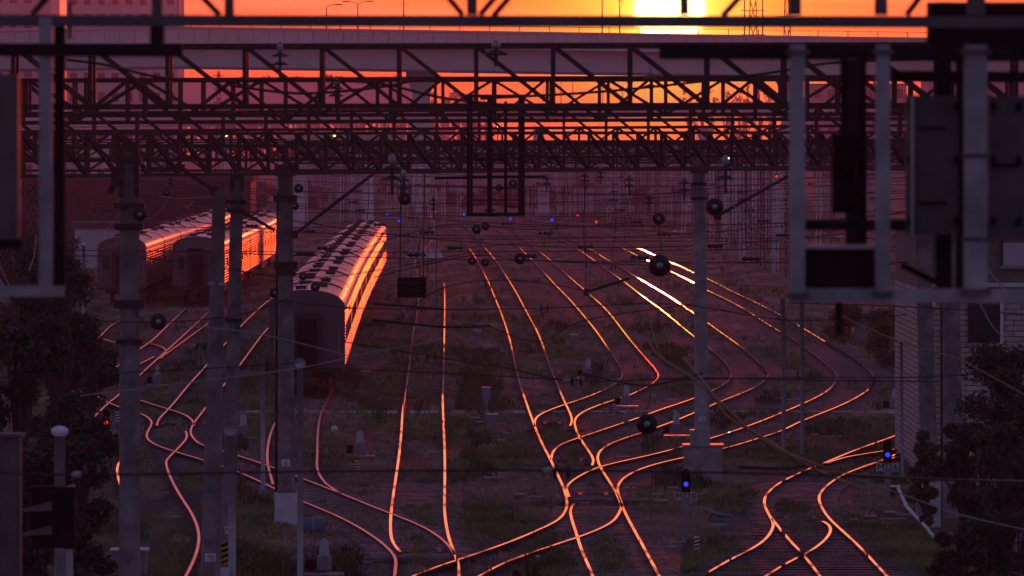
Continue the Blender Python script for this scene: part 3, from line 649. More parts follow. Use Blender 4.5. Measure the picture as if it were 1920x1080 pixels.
def cabinet(label, px, base, w, h, post=0.0, mt='grey'):
    p0 = gnd(px, base); kk = mpp(p0.y); t = thing('relay_cabinet', label, 'cabinet', p0); hh = h*kk; ww = w*kk
    MB().box((0,0,post*kk+hh/2), (ww,ww*.7,hh)).build('body', mt, t)
    MB().box((0,0,post*kk+hh+.02), (ww*1.12,ww*.85,.04)).build('lid', 'white', t)
    MB().box((0,-ww*.36,post*kk+hh/2), (ww*.8,.02,hh*.85)).build('door', mt, t)
    if post: MB().box((0,0,post*kk/2), (.09,.09,post*kk)).build('post', 'grey', t)
    return t
cabinet('grey cabinet on a thin post left of the central junction', 912, 797, 15, 24, 46)
cabinet('pale blue-grey box at the foot of the cabinet post left of the junction', 923, 801, 19, 24)
cabinet('grey cabinet on a post among grass near the hooked tracks', 1076, 667, 15, 19, 20)
cabinet('grey cabinet without a post above the central grass', 895, 638, 14, 18)
cabinet('grey cabinet beside the near end of the long train', 686, 720, 16, 20, 4)
cabinet('grey cabinet in the weeds behind the thin dark posts at right', 1613, 640, 20, 46)
cabinet('tall grey cabinet low at left behind the leftmost mast', 243, 1075, 64, 44)
cabinet('dark equipment box at the corner of the brick wall', 1676, 935, 22, 22, 0, 'steel')
def pedestal(label, px, base, striped=True):
    p0 = gnd(px, base); kk = mpp(p0.y); t = thing('point_indicator', label, 'signal', p0)
    MB().lathe([(.11,.5),(.11,.78),(.08,.88),(.02,.92)], (0,0,.04), 'Z', 12).build('lamp_housing', 'galv', t, smooth=True)
    MB().box((0,0,.38), (.34,.34,.34)).build('machine', 'grey', t); MB().box((0,0,.12), (.95,.4,.06)).build('footplate', 'galv', t)
    MB().box((-.34,0,.35),(.2,.3,.25)).build('counterweight','black',t)
    for x in (-.25,.25): MB().box((x,0,.06),(.1,.3,.12)).build('foot','darkmetal',t)
for l,px,b in (('pale point indicator with rounded head left of the central track',675,862),('pale point indicator between the hooked tracks at upper junction',1174,768),('pale point indicator left of the tall mast block',1268,824),('pale point indicator near the bend of the dark ballast track',1102,714),('pale point indicator beside the brick building wall',1678,775),('dark point indicator at the left junction among the rails',296,728),('pale point indicator behind the train mast, half hidden',456,828),('small rounded point indicator low in the weeds at bottom left',608,1085)):
    pedestal(l,px,b)
def striped(label, px, base, h):
    p0 = gnd(px, base); kk = mpp(p0.y); t = thing('marker_post', label, 'post', p0); n = 5; hh = h*kk/n
    m = MB(); m.box((0,0,h*kk/2),(.13,.1,h*kk)); m.build('post','white',t)
    for q in range(n):
        a = Vector((-.066,-.053,q*hh)); MB().add([a,a+Vector((.132,0,hh*.35)),a+Vector((.132,0,hh*.8)),a+Vector((0,0,hh*.45))],[(0,1,2,3)]).build('stripe','black',t)
striped('black and white striped marker post below the left point indicator', 670, 890, 26)
striped('black and white striped marker post at bottom right before the curved rails', 1307, 1042, 36)
striped('black and white striped marker post near the bottom edge at centre', 1009, 1068, 26)
striped('black and white striped marker post under the middle point indicator', 1153, 776, 18)
striped('black and white striped marker post behind the red dwarf signal', 220, 800, 28)
striped('black and white striped marker post between the hooked tracks', 1101, 708, 16)
def machine(label, px, base, w):
    p0 = gnd(px, base); kk = mpp(p0.y); t = thing('point_machine', label, 'point machine', p0)
    MB().box((0,0,.09),(w*kk,.7,.14)).build('case','steel_dull',t); MB().box((0,0,.175),(w*kk*.92,.62,.03)).build('lid','grey',t)
    MB().tube([(w*kk*.5,0,.1),(w*kk*.5+.8,.1,.1)],.03,6).build('rod','galv',t)
for l,px,b,w in (('point machine with pale lid left of the central junction, upper',890,792,20),('point machine with pale lid left of the junction by the grey box',899,800,18),('long point machine in front of the central grass',928,906,46),('small point machine lying alone left of the big crossing',975,938,22),('wide point machine at the left of the cluster by the M118 signal',1200,948,36),('tall point machine at the right of the cluster by the M118 signal',1232,938,24),('low point machine in front of the cluster by the M118 signal',1238,950,28),('point machine right beside the stand of the M118 signal',1262,925,22),('white lidded point machine at the lower left crossing',660,1045,30),('point machine at the very bottom left of the crossing',625,1062,24),('point machine right of the curved rails at right',1632,980,26),('point machine farthest right below the brick building',1668,972,20),('point machine left of the curved rails at right',1600,986,16),('point machine in the grass right of the thin dark posts',1528,824,16),('point machine by the far left rails',628/3+1,664,14),('point machine beside the leftmost mast at the junction',171,692,14),('point machine lying between the masts on the left',478,938,28),('point machine in the middle of the upper right yard',1432,750,16),('point machine just right of another in the upper yard',1460,754,16),('point machine among the grass left of the hooked tracks',915,662,16)):
    machine(l,px,b,w)
p0 = gnd(627,812); t = thing('float_ball','small white ball lying on grass right of the train track','ball',p0); MB().lathe([(.01,-.13),(.09,-.1),(.13,-.02),(.12,.06),(.07,.11),(.01,.13)],(0,0,.14),'Z',12).build('shell','white',t,smooth=True); MB().lathe([(.03,.0),(.03,.05)],(0,0,.26),'Z',8).build('neck','grey',t)
p0 = gnd(1770/3,1010); t = thing('plastic_barrel','blue-grey barrel lying in weeds at the bottom left of the crossing','barrel',gnd(588,1003)); MB().lathe([(.2,-.3),(.24,-.28),(.24,.28),(.2,.3)],(0,0,.22),'X',14).build('drum','teal',t,smooth=True); MB().lathe([(.25,-.02),(.25,.02)],(0,0,.22),'X',14).build('hoop','grey',t)

for l,px,py,w in (('dark switch rods under the first blades of the middle junction',1035,800,44),('dark switch rods under the second blades of the middle junction',1072,870,56),('dark switch rods under the third blades of the middle junction',1112,935,80),('dark switch rods at the near left crossing',795,1042,92),('dark switch rods at the near right turnout',1500,980,88),('dark switch rods of the far left junction',320,802,52)):
    p0 = gnd(px,py); kk = mpp(p0.y); t = thing('switch_rod',l,'switch rod',p0)
    for q in range(3): MB().bar((-w*kk/2,q*.55-.5,.12),(w*kk/2,q*.55-.5,.12),.05).build('rod','darkmetal',t)
    for sx in (-.3,.3): MB().box((sx*w*kk,0,.12),(.12,1.5,.06)).build('slide_plate','steel_dull',t)
# cable trough across the yard
ct = thing('cable_trough','long pale concrete cable trough running straight across all tracks','cable trough',(0,243,0))
for i,(x0,x1) in enumerate(((450,560),(566,745),(770,822),(848,985),(1005,1060),(1090,1240),(1262,1300),(1332,1690))):
    a, b = gnd(x0,775), gnd(x1,776.5 if x1 < 1600 else 779)
    MB().bar(Vector((a.x,0,.06)),Vector((b.x,(b.y-243)*.3,.06)),.3,.1).build('cover_slab','concrete_white',ct)

# pipe and stair rails at right
def poly(name,label,cat,pts,r,mt,n=6):
    o = MB().tube(pts,r,n).build(name,mt,smooth=True); return tag(o,label,cat)
poly('drain_pipe','pale bent pipe lying from the brick corner down towards the bush','pipe',[gnd(1684,915,.5),gnd(1700,950,.4),gnd(1722,973,.25),gnd(1738,990,.2),gnd(1752,1008,.15)],.05,'white')
poly('drain_pipe','pale bent pipe at the bottom right under the bush','pipe',[gnd(1768,1035,.9),gnd(1770,1060,.5),gnd(1790,1075,.3),gnd(1830,1092,.2)],.05,'galv')
poly('cable_hose','dark teal hose lying on the earth below the M118 signal','hose',[gnd(1306,948,.05),gnd(1325,955,.08),gnd(1345,965,.06),gnd(1377,968,.05)],.05,'teal')
poly('cable_hose','dark teal hose lying on earth left of the big crossing','hose',[gnd(922,862,.05),gnd(940,870,.08),gnd(960,876,.05),gnd(1005,872,.05)],.05,'teal')
rf = thing('stair_railing','dark metal stair railing in the bottom right corner','railing',Vector(at(1880,1000,150).xy.to_3d())); o = rf.location.copy()
def rbar(nm,a,b,w,Y=150,mt='steel'): MB().bar(at(*a,Y)-o,at(*b,Y)-o,w*mpp(Y)).build(nm,mt,rf)
rbar('top_rail',(1868,930),(1960,932),4); rbar('post',(1870,930),(1870,1120),5); rbar('post',(1910,950),(1910,1120),3)
rbar('middle_rail',(1870,1016),(1960,1018),3); rbar('hand_rail',(1838,995),(1872,1020),7); rbar('hand_rail',(1872,1020),(1860,1062),5); rbar('hand_rail',(1860,1062),(1930,1092),7)
for q in range(5): rbar('baluster',(1838+q*9,1000+q*6),(1838+q*9,1120),2.2)

# near colour-light signal at lower left
Y = 92; kk = mpp(Y); ss = thing('railway_signal','black railway signal with two hooded lamps facing left, lower left','signal',at(100,1035,Y)); o = ss.location.copy()
MB().box(at(100,970,Y)-o+Vector((0,.1,0)),(80*kk,.3,115*kk)).build('backplate','black',ss)
for y in (955,1000):
    a = at(88,y-6,Y)-o; b = at(42,y,Y)-o
    MB().add([a+Vector((.08,-.14,.08)),a+Vector((.08,.14,.08)),b+Vector((0,.1,-.0)),b+Vector((0,-.1,-.0)),a+Vector((.08,-.16,-.06)),a+Vector((.08,.16,-.06)),b+Vector((0,.1,-.03)),b+Vector((0,-.1,-.03))],[(0,1,2,3),(7,6,5,4),(0,3,7,4),(1,5,6,2),(3,2,6,7),(0,4,5,1)]).build('visor','steel_dull',ss)
MB().bar(at(122,915,Y)-o,at(140,910,Y)-o,.04).build('bracket','galv',ss)
MB().bar(at(130,1030,Y)-o,Vector((at(130,1030,Y).x-o.x,0,-o.z)),.1).build('post','galv',ss)
Y = 95; sb2 = thing('relay_cabinet','pale tall equipment cabinet cropped by the lower left corner','cabinet',Vector((at(0,0,Y).x,Y,0)))
MB().box((0,0,HC/2-2.2),(.62,.6,2*(HC/2-2.2)-.0)).build('body','steel_dull',sb2); MB().box((.16,-.31,3),(.24,.03,5.8)).build('door','steel_dull',sb2); MB().box((0,0,6.02),(.72,.7,.05)).build('lid','steel_dull',sb2)

# ------------------------------------------------------------------ insulators and wires
def ins_end(label, px, py, r, Y=None):
    Y = Y or min(420, F*.15/r); kk = r*mpp(Y); t = thing('disc_insulator', label, 'insulator', at(px,py,Y))
    MB().lathe([(kk*.25,-.03),(kk*.5,-.02),(kk*.52,-.035),(kk*.72,-.02),(kk*.74,-.035),(kk*.98,-.02),(kk,.0),(kk*.97,.02),(kk*.4,.05)],(0,0,0),'Y',22).build('shed','porcelain',t)
    MB().lathe([(kk*.05,-.17),(kk*.22,-.15),(kk*.28,-.05)],(0,0,0),'Y',12).build('cap','glass_ins',t,smooth=True)
    MB().tube([(0,.05,0),(0,2.2,.03)],.02,5).build('pin','wire_dark',t)
pos = [(1237,498,21,'largest black disc insulator, upper one right of centre'),(1213,795,20,'large black disc insulator over the hooked rails'),(297,603,16,'large black disc insulator beside the leftmost mast'),(1235,410,12,'medium black disc insulator above the largest one'),(975,485,11,'medium disc insulator on the dark ballast track'),(885,489,8,'left of two small side by side discs above the straight track'),(910,492,8,'right of two small side by side discs above the straight track'),(893,430,9,'left disc of the joined pair just under the hanging cage'),(910,424,8,'right disc of the joined pair just under the hanging cage'),(759,373,12,'round disc under the hanging insulator stack left of the cage'),(313,361,7,'small disc insulator left of the leaning mast top'),(936,352,7,'left round disc inside the hanging cage'),(962,344,8,'right round disc inside the hanging cage'),(591,538,9,'disc insulator over the roof of the long train, lower'),(568,518,8,'disc insulator over the roof of the long train, near the mast'),(1340,388,17,'tilted black disc insulator at the head of the tall mast'),(560,353,9,'upper disc insulator on the head of the train mast'),(553,386,8,'lower disc insulator on the head of the train mast'),(515,549,10,'disc insulator left of the train mast, half hidden'),(262,402,13,'disc insulator on the leftmost concrete mast')]
for px,py,r,l in pos: ins_end(l,px,py,r)
def ins_stack(label, px, py, w, Y, n=2):
    kk = mpp(Y); r = w*kk/2; t = thing('post_insulator', label, 'insulator', at(px,py,Y)); h = r*.95
    for i in range(n):
        z = (i-(n-1)/2)*h*1.05
        MB().lathe([(r*.3,z-.1*h),(r,z-.16*h),(r*.96,z+.02*h),(r*.35,z+.3*h)],(0,0,0),'Z',16).build('shed','porcelain',t,smooth=True)
    MB().lathe([(r*.12,n*.5*h),(r*.4,n*.52*h),(r*.34,n*.9*h),(r*.1,n*1.05*h)],(0,0,0),'Z',12).build('cap','glass_ins',t,smooth=True)
    MB().tube([(0,0,-n*1.1*h),(0,0,n*1.1*h)],r*.16,6).build('pin','wire_dark',t)
for px,py,w,Y,n,l in ((735,325,38,120,2,'big stacked insulator on the lowest gantry left of the cage'),(757,345,28,135,2,'stacked insulator just right of the biggest stack'),(930,100,46,98,1,'pale bell insulator high on the tall blurred gantry at centre'),(525,112,32,98,2,'blurred insulator high on the tall gantry left of centre'),(630,172,28,118,2,'pale blurred insulator under the tall gantry left of centre'),(1220,155,26,118,2,'insulator silhouetted against the yellow sky'),(1360,325,35,125,2,'pale stacked insulator right of the tall mast head'),(1283,350,25,150,2,'stacked insulator left of the tall mast head'),(1180,343,21,170,2,'stacked insulator under the lowest gantry, third right of the cage'),(1096,335,19,180,2,'stacked insulator under the lowest gantry, second right of the cage'),(1025,340,18,185,2,'stacked insulator under the lowest gantry, nearest right of the cage'),(1126,328,16,195,2,'small stacked insulator close under the gantry right of the cage'),(1217,376,20,170,2,'tilted stacked insulator above the medium disc'),(813,384,17,190,3,'triple insulator on the wire knot left of the cage'),(545,322,16,185,2,'small insulator on the train mast head'),(320,340,14,190,2,'small insulator under the gantry at left')):
    ins_stack(l,px,py,w,Y,n)
def ins_strain(label, px, py, w, Y, n=2):
    kk = mpp(Y); r = w*kk*.42; t = thing('strain_insulator', label, 'insulator', at(px,py,Y)); s_ = w*kk*.5
    for i in range(n):
        x = (i-(n-1)/2)*s_*1.1
        MB().lathe([(r*.25,x-.12*s_),(r,x-.03*s_),(r*.95,x+.06*s_),(r*.3,x+.25*s_)],(0,0,0),'X',14).build('shed','porcelain',t,smooth=True)
    MB().lathe([(r*.1,-s_*1.6),(r*.35,-s_*1.4),(r*.35,-s_*.8)],(0,0,0),'X',10).build('cap','glass_ins',t,smooth=True)
for px,py,w,Y,l in ((170,890,46,70,'blurred strain insulator on the low wire at lower left'),(1052,882,44,70,'blurred strain insulator on the low wire over the big crossing'),(375,648,22,140,'strain insulator on a wire beside the leaning mast'),(808,668,28,135,'strain insulator on a wire over the central track'),(1020,578,22,150,'strain insulator over the long straight track'),(1080,714,30,130,'strain insulator on the wire by the hooked track bend'),(915,535,18,160,'small strain insulator high on the straight track'),(660,577,18,160,'strain insulator crossing the train end wall'),(895,435,14,200,'tiny strain insulator under the cage'),(1150,500,14,200,'tiny strain insulator among the fanned rails')):
    ins_strain(l,px,py,w,Y)

def sagged(pts, per=8): return catmull(pts, per)
NW = [0]
def wire(label, pts, Y, r=.014, mt='wire_dark', Y2=None):
    q = sagged(pts) if len(pts) > 2 else pts; n = len(q)
    P = [at(x,y,Y+((Y2-Y)*i/(n-1) if Y2 else 0)) for i,(x,y) in enumerate(q)]
    tag(MB().tube(P,r,5).build('overhead_wire',mt),label,'wire','overhead wires of the yard')
W = [('low blurred wire through the strain insulators near the bottom',[(-100,884),(170,890),(600,884),(1052,882),(1500,890),(2020,908)],70,.012,'wire_dark'),
('wire crossing the yard through the strain insulator over the straight track',[(500,560),(660,577),(830,580),(1020,578),(1260,570),(1480,600),(1700,590)],150,.014,'wire_dark'),
('thick double bar wire left of the central track, upper',[(700,569),(830,580)],150,.03,'wire_dark'),
('thick double bar wire left of the central track, lower',[(698,600),(760,606),(835,613),(920,611)],150,.03,'wire_dark'),
('wire through the strain insulator by the track bend',[(640,640),(808,668),(950,690),(1080,714),(1310,709),(1500,712),(1760,716)],132,.014,'wire_dark'),
('wire from the train end rising left of the strain insulator',[(560,690),(700,694),(900,703),(1060,713)],130,.012,'wire_dark'),
('pale wire falling right across the train end wall',[(310,606),(400,615),(480,625),(560,643),(660,668)],105,.01,'wire_pale'),
('pale wire rising right from the leftmost mast to the central track',[(150,742),(350,718),(560,690),(700,660),(830,637)],110,.01,'wire_pale'),
('copper wire crossing down right to the lower right junction, upper',[(1215,640),(1240,672),(1313,720),(1427,823),(1517,866),(1545,875)],75,.016,'wire_copper'),
('copper wire crossing down right to the lower right junction, lower',[(1280,670),(1330,730),(1363,780),(1430,820),(1520,875),(1620,918)],75,.016,'wire_copper'),
('long copper wire falling right from behind the cage to the brick wall',[(1540,568),(1575,590),(1620,612),(1700,645),(1783,668),(1830,690),(1930,745)],120,.012,'wire_copper'),
('pale wire hanging in front of the brick building, upper',[(1835,480),(1860,515),(1890,548),(1930,570)],110,.012,'wire_pale'),
('pale wire hanging in front of the brick building, lower',[(1838,570),(1860,610),(1890,640),(1930,662)],110,.012,'wire_pale'),
('thin wire level with the white ledge of the brick building',[(1480,568),(1700,575),(1930,590)],140,.012,'wire_dark'),
('dark wire across the foot of the brick building',[(1280,712),(1500,708),(1760,706),(1930,690)],138,.012,'wire_dark'),
('orange glinting far wire just right of the cage',[(1025,362),(1060,380),(1105,400)],300,.018,'wire_copper'),
('orange glinting far wire left of the tall mast',[(1125,355),(1160,372),(1215,388),(1262,396)],260,.018,'wire_copper'),
('orange glinting short wire at the tall mast head',[(1235,352),(1262,364),(1300,370),(1325,376)],260,.018,'wire_copper'),
('pale arc of wire falling right of the tall mast',[(1368,362),(1385,400),(1420,430),(1480,452)],170,.014,'wire_pale'),
('pale hanging loop of wire left of the tall mast',[(1105,352),(1120,370),(1160,398),(1215,405)],240,.014,'wire_pale'),
('orange wire at left over the trains',[(300,368),(340,372),(400,368)],260,.018,'wire_copper'),
('glinting wire above the far end of the trains',[(555,372),(590,366),(612,355),(628,340)],300,.02,'wire_copper'),
('glinting wire beside the roof of the long train',[(596,470),(604,450),(614,430)],340,.022,'wire_copper'),
('pale wire arcing over the roof end of the long train',[(552,470),(560,440),(600,418),(640,405),(720,370)],240,.014,'wire_pale'),
('wire running from the long train roof to the indicator board',[(640,410),(700,440),(745,470),(800,480)],220,.012,'wire_dark'),
('wire under the hanging cage to the tilted insulator',[(640,480),(760,440),(860,420),(1000,430),(1200,416)],190,.012,'wire_dark'),
('wire between the two small discs and the fanned tracks',[(700,520),(880,480),(975,487),(1080,492),(1237,498)],150,.013,'wire_dark'),
('wire across the hooked tracks near their bends',[(920,613),(1010,640),(1100,600),(1300,570)],140,.012,'wire_dark'),
('pale wire from the ballast track down to the tall mast',[(1100,548),(1160,580),(1240,600),(1330,628)],120,.01,'wire_copper'),
('dark wire from the tall mast down left to the black disc',[(1318,700),(1260,715),(1195,722),(1090,700)],125,.02,'wire_dark'),
('dark wire drooping across the left yard at mast height',[(120,480),(250,482),(400,500),(520,520)],140,.012,'wire_dark'),
('dark wire crossing the left trains low down',[(100,600),(300,604),(450,590),(540,560)],120,.012,'wire_dark'),
('wire crossing the left junction by the red signal',[(0,708),(200,700),(400,690),(560,680)],118,.01,'wire_dark'),
('wire falling across the lower right bush, upper',[(1380,870),(1500,880),(1700,895),(1930,902)],100,.012,'wire_copper'),
('wire falling across the lower right bush, lower',[(1600,895),(1700,930),(1800,965),(1930,995)],100,.01,'wire_pale'),
('dark thick wire end below the lower right copper wires',[(1385,876),(1470,878),(1545,870)],90,.022,'wire_dark'),
('pale sloping wire at far left of the dark trees',[(68,440),(64,480),(54,508)],180,.02,'wire_copper'),
('wire drooping left of the brick building',[(1480,470),(1560,500),(1640,580)],160,.012,'wire_dark'),
('wire crossing the fan of rails under the red signal',[(830,470),(1000,455),(1300,452),(1480,455)],230,.014,'wire_dark'),
('wire high across the far masts',[(640,395),(900,385),(1200,372),(1500,352)],260,.014,'wire_dark'),
('lower wire across the far masts',[(560,420),(900,405),(1250,398),(1520,380)],280,.014,'wire_dark'),
('wire linking the insulators under the lowest gantry',[(735,350),(900,352),(1180,366),(1360,350)],170,.012,'wire_dark'),
('wire crossing the central track at the board',[(745,600),(830,540),(960,525),(1100,545)],160,.012,'wire_dark'),
('wire crossing low between the trains and board',[(450,510),(600,520),(745,500),(900,470)],170,.012,'wire_dark'),
('orange glinting short wire right of the board',[(798,646),(815,640),(830,633)],120,.02,'wire_copper'),
('copper dropper rising to the board foot',[(740,628),(755,605),(768,580),(767,562)],150,.012,'wire_copper'),
('orange short wire dropping on the right of the hooked tracks',[(1218,600),(1228,640),(1242,672)],130,.012,'wire_copper')]
for w in W: wire(*w)
# sagging feeder cables across the blurred gantries
for l,pts,Y in (('thick blurred cable sagging across the tall gantry at left',[(125,112),(200,122),(300,145),(420,152),(560,146)],97),('thick blurred cable sagging across the tall gantry left of the cage',[(430,160),(560,175),(700,165),(780,150)],97),('blurred cable dropping right under the tall gantry',[(620,150),(720,158),(840,185),(1000,200),(1200,205)],97),('blurred cable rising right towards the right cage',[(900,185),(1150,170),(1420,140),(1560,118),(1760,110)],97),('cable sagging along the third gantry',[(850,262),(1010,292),(1200,290),(1400,260),(1560,210)],130)):
    wire(l,pts,Y,.022)
# droppers hanging from the gantries
dr = sorted([(806,395,520),(818,400,600),(772,380,470),(1095,340,545),(1100,345,500),(1183,360,420),(1237,420,620),(1150,350,480),(1040,350,430),(540,560,720),(375,640,700),(1213,700,780),(1316,320,420),(1262,345,430),(690,330,430)])
for i,(x,y0,y1) in enumerate(dr):
    wire(f'{nth(i+1)} thin dropper wire from the left, hanging down across the yard',[(x,y0),(x+random.uniform(-8,8),(y0+y1)/2),(x+random.uniform(-5,5),y1)],175,.011)
def strut(label,a,b,Y,w,mt='steel'):
    t = thing('bracket_arm',label,'bracket',at(*a,Y)); o = t.location.copy(); MB().bar(Vector(),at(*b,Y)-o,w*mpp(Y)).build('tube',mt,t); MB().box((0,0,0),(w*2.2*mpp(Y),.2,w*2.5*mpp(Y))).build('clamp',mt,t)
strut('thick slanting bracket arm rising right from the train mast',(552,440),(705,322),168,6)
strut('slanting bracket arm rising right from the tall mast',(1345,405),(1478,330),190,6)
strut('slanting bracket arm falling left onto the leaning mast',(402,358),(338,314),140,7)
strut('short level bracket arm above the leaning mast',(340,315),(283,316),140,6)
strut('slanting bracket arm from the striped mast over the second train',(455,397),(515,432),150,6)
strut('short dark bracket arm behind the leftmost mast head',(222,335),(205,362),138,12)
strut('thin dark bracket arm at the foot of the fanned tracks',(1100,548),(1180,522),170,5)

# ------------------------------------------------------------------ far masts (lattice) in the right yard
def lattice_mast(label, px, base, wpx, h, Y=None, mt='galv', name='lattice_mast', taper=.55, base_block=None, plan=None):
    p0 = gnd(px, base); w = wpx*mpp(p0.y); t = thing(name, label, 'mast', p0); m = MB(); n = max(4, int(h/ max(.9,w*1.2)))
    cs = [(-1,-1),(1,-1),(1,1),(-1,1)]; th = max(.06, w*.09)
    f = lambda z: w/2*(1-(1-taper)*z/h)
    for x,y in cs: m.bar((x*f(0),y*f(0),0),(x*f(h),y*f(h),h),th)
    for i in range(n):
        z0, z1 = h*i/n, h*(i+1)/n
        for s_ in (-1,1):
            a, b = (1,-1) if i % 2 else (-1,1)
            m.bar((a*f(z0),s_*f(z0),z0),(b*f(z1),s_*f(z1),z1),th*.7); m.bar((s_*f(z0),a*f(z0),z0),(s_*f(z1),b*f(z1),z1),th*.7)
    m.build('lattice', mt, t)
    if base_block: MB().box((0,0,base_block/2),(w*1.4,w*1.4,base_block)).build('footing','concrete_white',t)
    return t, p0
t, p0 = lattice_mast('broad lattice tower on a pale concrete footing left of the cage', 796, 486, 44, 11.5, taper=.5)
MB().add([(-1.7,-1,0),(1.7,-1,0),(1.7,1,0),(-1.7,1,0),(-1.25,-.7,.8),(1.25,-.7,.8),(1.25,.7,.8),(-1.25,.7,.8)],[(0,1,5,4),(1,2,6,5),(2,3,7,6),(3,0,4,7),(4,5,6,7)]).build('footing','concrete_white',t)
xs = sorted([(1060,430),(1085,418),(1140,412),(1168,425),(1195,410),(1230,430),(1255,415),(1282,440),(1345,455),(1362,470),(1375,440),(1392,488),(1404,470),(1430,500),(1445,478),(1452,505),(1466,460),(1478,520),(1535,470),(1560,500),(1600,462),(1620,510),(1000,415),(860,414),(830,420),(690,420),(645,425),(700,412),(320,470),(345,430),(415,425),(1210,405),(1310,410),(1420,420),(1490,430)]+[(1335+i*7.3,random.choice((408,418,430,446,462))) for i in range(20)]+[(1045+i*19,random.choice((405,409,414,420))) for i in range(14)]+[(575+i*17,random.choice((396,402,408,415))) for i in range(16)]+[(130+i*24,random.choice((440,455,470))) for i in range(6)])
for i,(x,b) in enumerate(xs):
    lattice_mast(f'slim lattice catenary mast in the far yard, {nth(i+1)} from the left', x+random.uniform(-2,2), b, random.uniform(5,8.5)*(1 if b < 450 else 1.3), random.uniform(8.6,10.6), mt='concrete_white' if random.random() < .55 else 'steel', taper=.75)
far_poles = sorted([(305,455),(660,398),(740,400),(775,397),(990,396),(1050,397),(1120,395),(1160,399),(1240,397),(1290,396),(1335,400),(1380,405),(1410,402),(1460,406),(1540,402),(1580,410),(470,392),(520,395),(575,398),(620,393)])
for i,(x,b) in enumerate(far_poles):
    p0 = gnd(x,b); t = thing('catenary_pole', f'thin distant catenary pole, {nth(i+1)} from the left in the haze', 'mast', p0)
    MB().tube([(0,0,0),(0,0,9.5)],.2,6,.13).build('shaft','concrete',t,smooth=True); MB().bar((-2.6*random.choice((-1,1)),0,7.4),(0,0,8.2),.09).build('cantilever','steel',t)

def catenary(i, l, pl, pr, mtx, z=6.1, n0=150, n1=720):
    a, b = smooth_px(pl), smooth_px(pr); P, Q_ = [], []; Y = n0; k_ = 0
    while Y < n1:
        py = YH+F*(HC-RZ)/Y; x0, x1 = ix(a,py), ix(b,py)
        if x0 is not None and x1 is not None:
            X = ((x0+x1)/2-960)/F*Y; ph = (Y % 56)/56; sg_ = 4*ph*(1-ph)
            P.append(Vector((X+.3*(1 if int(Y/56) % 2 else -1)*(1-2*ph),Y,z-.08*sg_))); Q_.append(Vector((X,Y,z+1.75-1.25*sg_)))
        Y += 4
    if len(P) < 4: return
    t = thing('catenary_line', l, 'wire', (0,0,0))
    MB().tube(P,.012,4).build('contact_wire',mtx,t); MB().tube(Q_,.014,4).build('messenger_wire','wire_dark',t)
    for q in range(2,len(P)-1,3): MB().tube([P[q],Q_[q]],.006,3).build('dropper','wire_dark',t)
for i,(l,pl,pr) in enumerate((('overhead line hanging above the central track',A_l,A_r),('overhead line hanging above the long straight track left of centre',B_l,B_r),('overhead line hanging above the dark ballast track',D1_l,D1_r),('overhead line hanging above the track hooking past the tall mast',D2_l,D2_r),('overhead line hanging above the rightmost fanned track',D3_l,D3_r),('overhead line hanging above the oblique left track',X1,X2))):
    catenary(i,l,pl,pr,'wire_dark')
for i,(Y,z0_,z1_,x0,x1) in enumerate(((205,8.4,8.1,-10,15),(232,8.0,8.2,-16,17),(262,8.3,8.0,-13,21),(300,7.9,8.3,-18,24),(345,8.2,8.2,-22,27),(400,8.0,8.4,-26,31),(470,8.3,8.1,-30,36),(540,8.2,8.3,-16,42),(640,8.4,8.2,-18,50))):
    t = thing('cross_span', f'{nth(i+1)} cross span of sagging wires counted from the viewer', 'wire', (0,Y,0))
    for nm,dz,sg_ in (('upper_wire',0,1.3),('lower_wire',-1.6,.15)):
        MB().tube([(x0+(x1-x0)*q/24,0,z0_+(z1_-z0_)*q/24+dz-sg_*4*(q/24)*(1-q/24)) for q in range(25)],.016*max(1,Y/300),4).build(nm,'wire_dark',t)
    for q in range(1,7):
        f = q/7; zb_ = z0_+(z1_-z0_)*f-1.6; x = x0+(x1-x0)*f
        MB().lathe([(.03,-.5),(.09,-.4),(.04,-.3),(.09,-.2),(.04,-.1),(.09,0),(.03,.1)],(x,0,zb_),'X',8).build('insulator','porcelain',t)
# ------------------------------------------------------------------ road bridges
def bridge(label, pts, Y, y_top, y_par, y_gir, width, mt='conc_bridge', fence=True, seg=None):
    """pts: (px, dy) offsets of the deck line along the picture; a deck with parapet panels, girder and railing."""
    root = thing('road_bridge', label, 'bridge', (0,Y,0)); kk = mpp(Y)
    def strip(nm, y0, y1, dy0, dy1, m_):
        b = MB(); vs, fs = [], []
        for x, d, yy in pts:
            sc = yy/Y
            for z, q in ((y0+d,dy0),(y1+d,dy0),(y1+d,dy1),(y0+d,dy1)):
                p = at(x,z,yy); vs.append((p.x, p.y-Y+q, p.z))
        n = len(pts)
        for i in range(n-1):
            for c in range(4): fs.append((i*4+c,i*4+(c+1)%4,(i+1)*4+(c+1)%4,(i+1)*4+c))
        fs += [(0,1,2,3),((n-1)*4+3,(n-1)*4+2,(n-1)*4+1,(n-1)*4)]
        b.add(vs,fs); return b.build(nm,m_,root)
    return root, strip
UP = [(-900,-6,900),(-300,1,900),(0,3,900),(320,-2,900),(640,2,900),(960,7,900),(1280,12,900),(1600,17,900),(1920,21,900),(2600,27,900)]
ub, st = bridge('long grey concrete road bridge crossing the whole view under the sun', UP, 900, 0,0,0,14)
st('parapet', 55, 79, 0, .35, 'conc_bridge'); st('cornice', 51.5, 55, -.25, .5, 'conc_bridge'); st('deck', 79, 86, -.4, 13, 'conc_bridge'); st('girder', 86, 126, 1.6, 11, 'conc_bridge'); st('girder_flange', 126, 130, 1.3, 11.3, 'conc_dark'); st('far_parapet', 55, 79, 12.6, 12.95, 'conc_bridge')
def updy(x):
    for a,b in zip(UP,UP[1:]):
        if a[0] <= x <= b[0]: return a[1]+(b[1]-a[1])*(x-a[0])/(b[0]-a[0])
    return 0
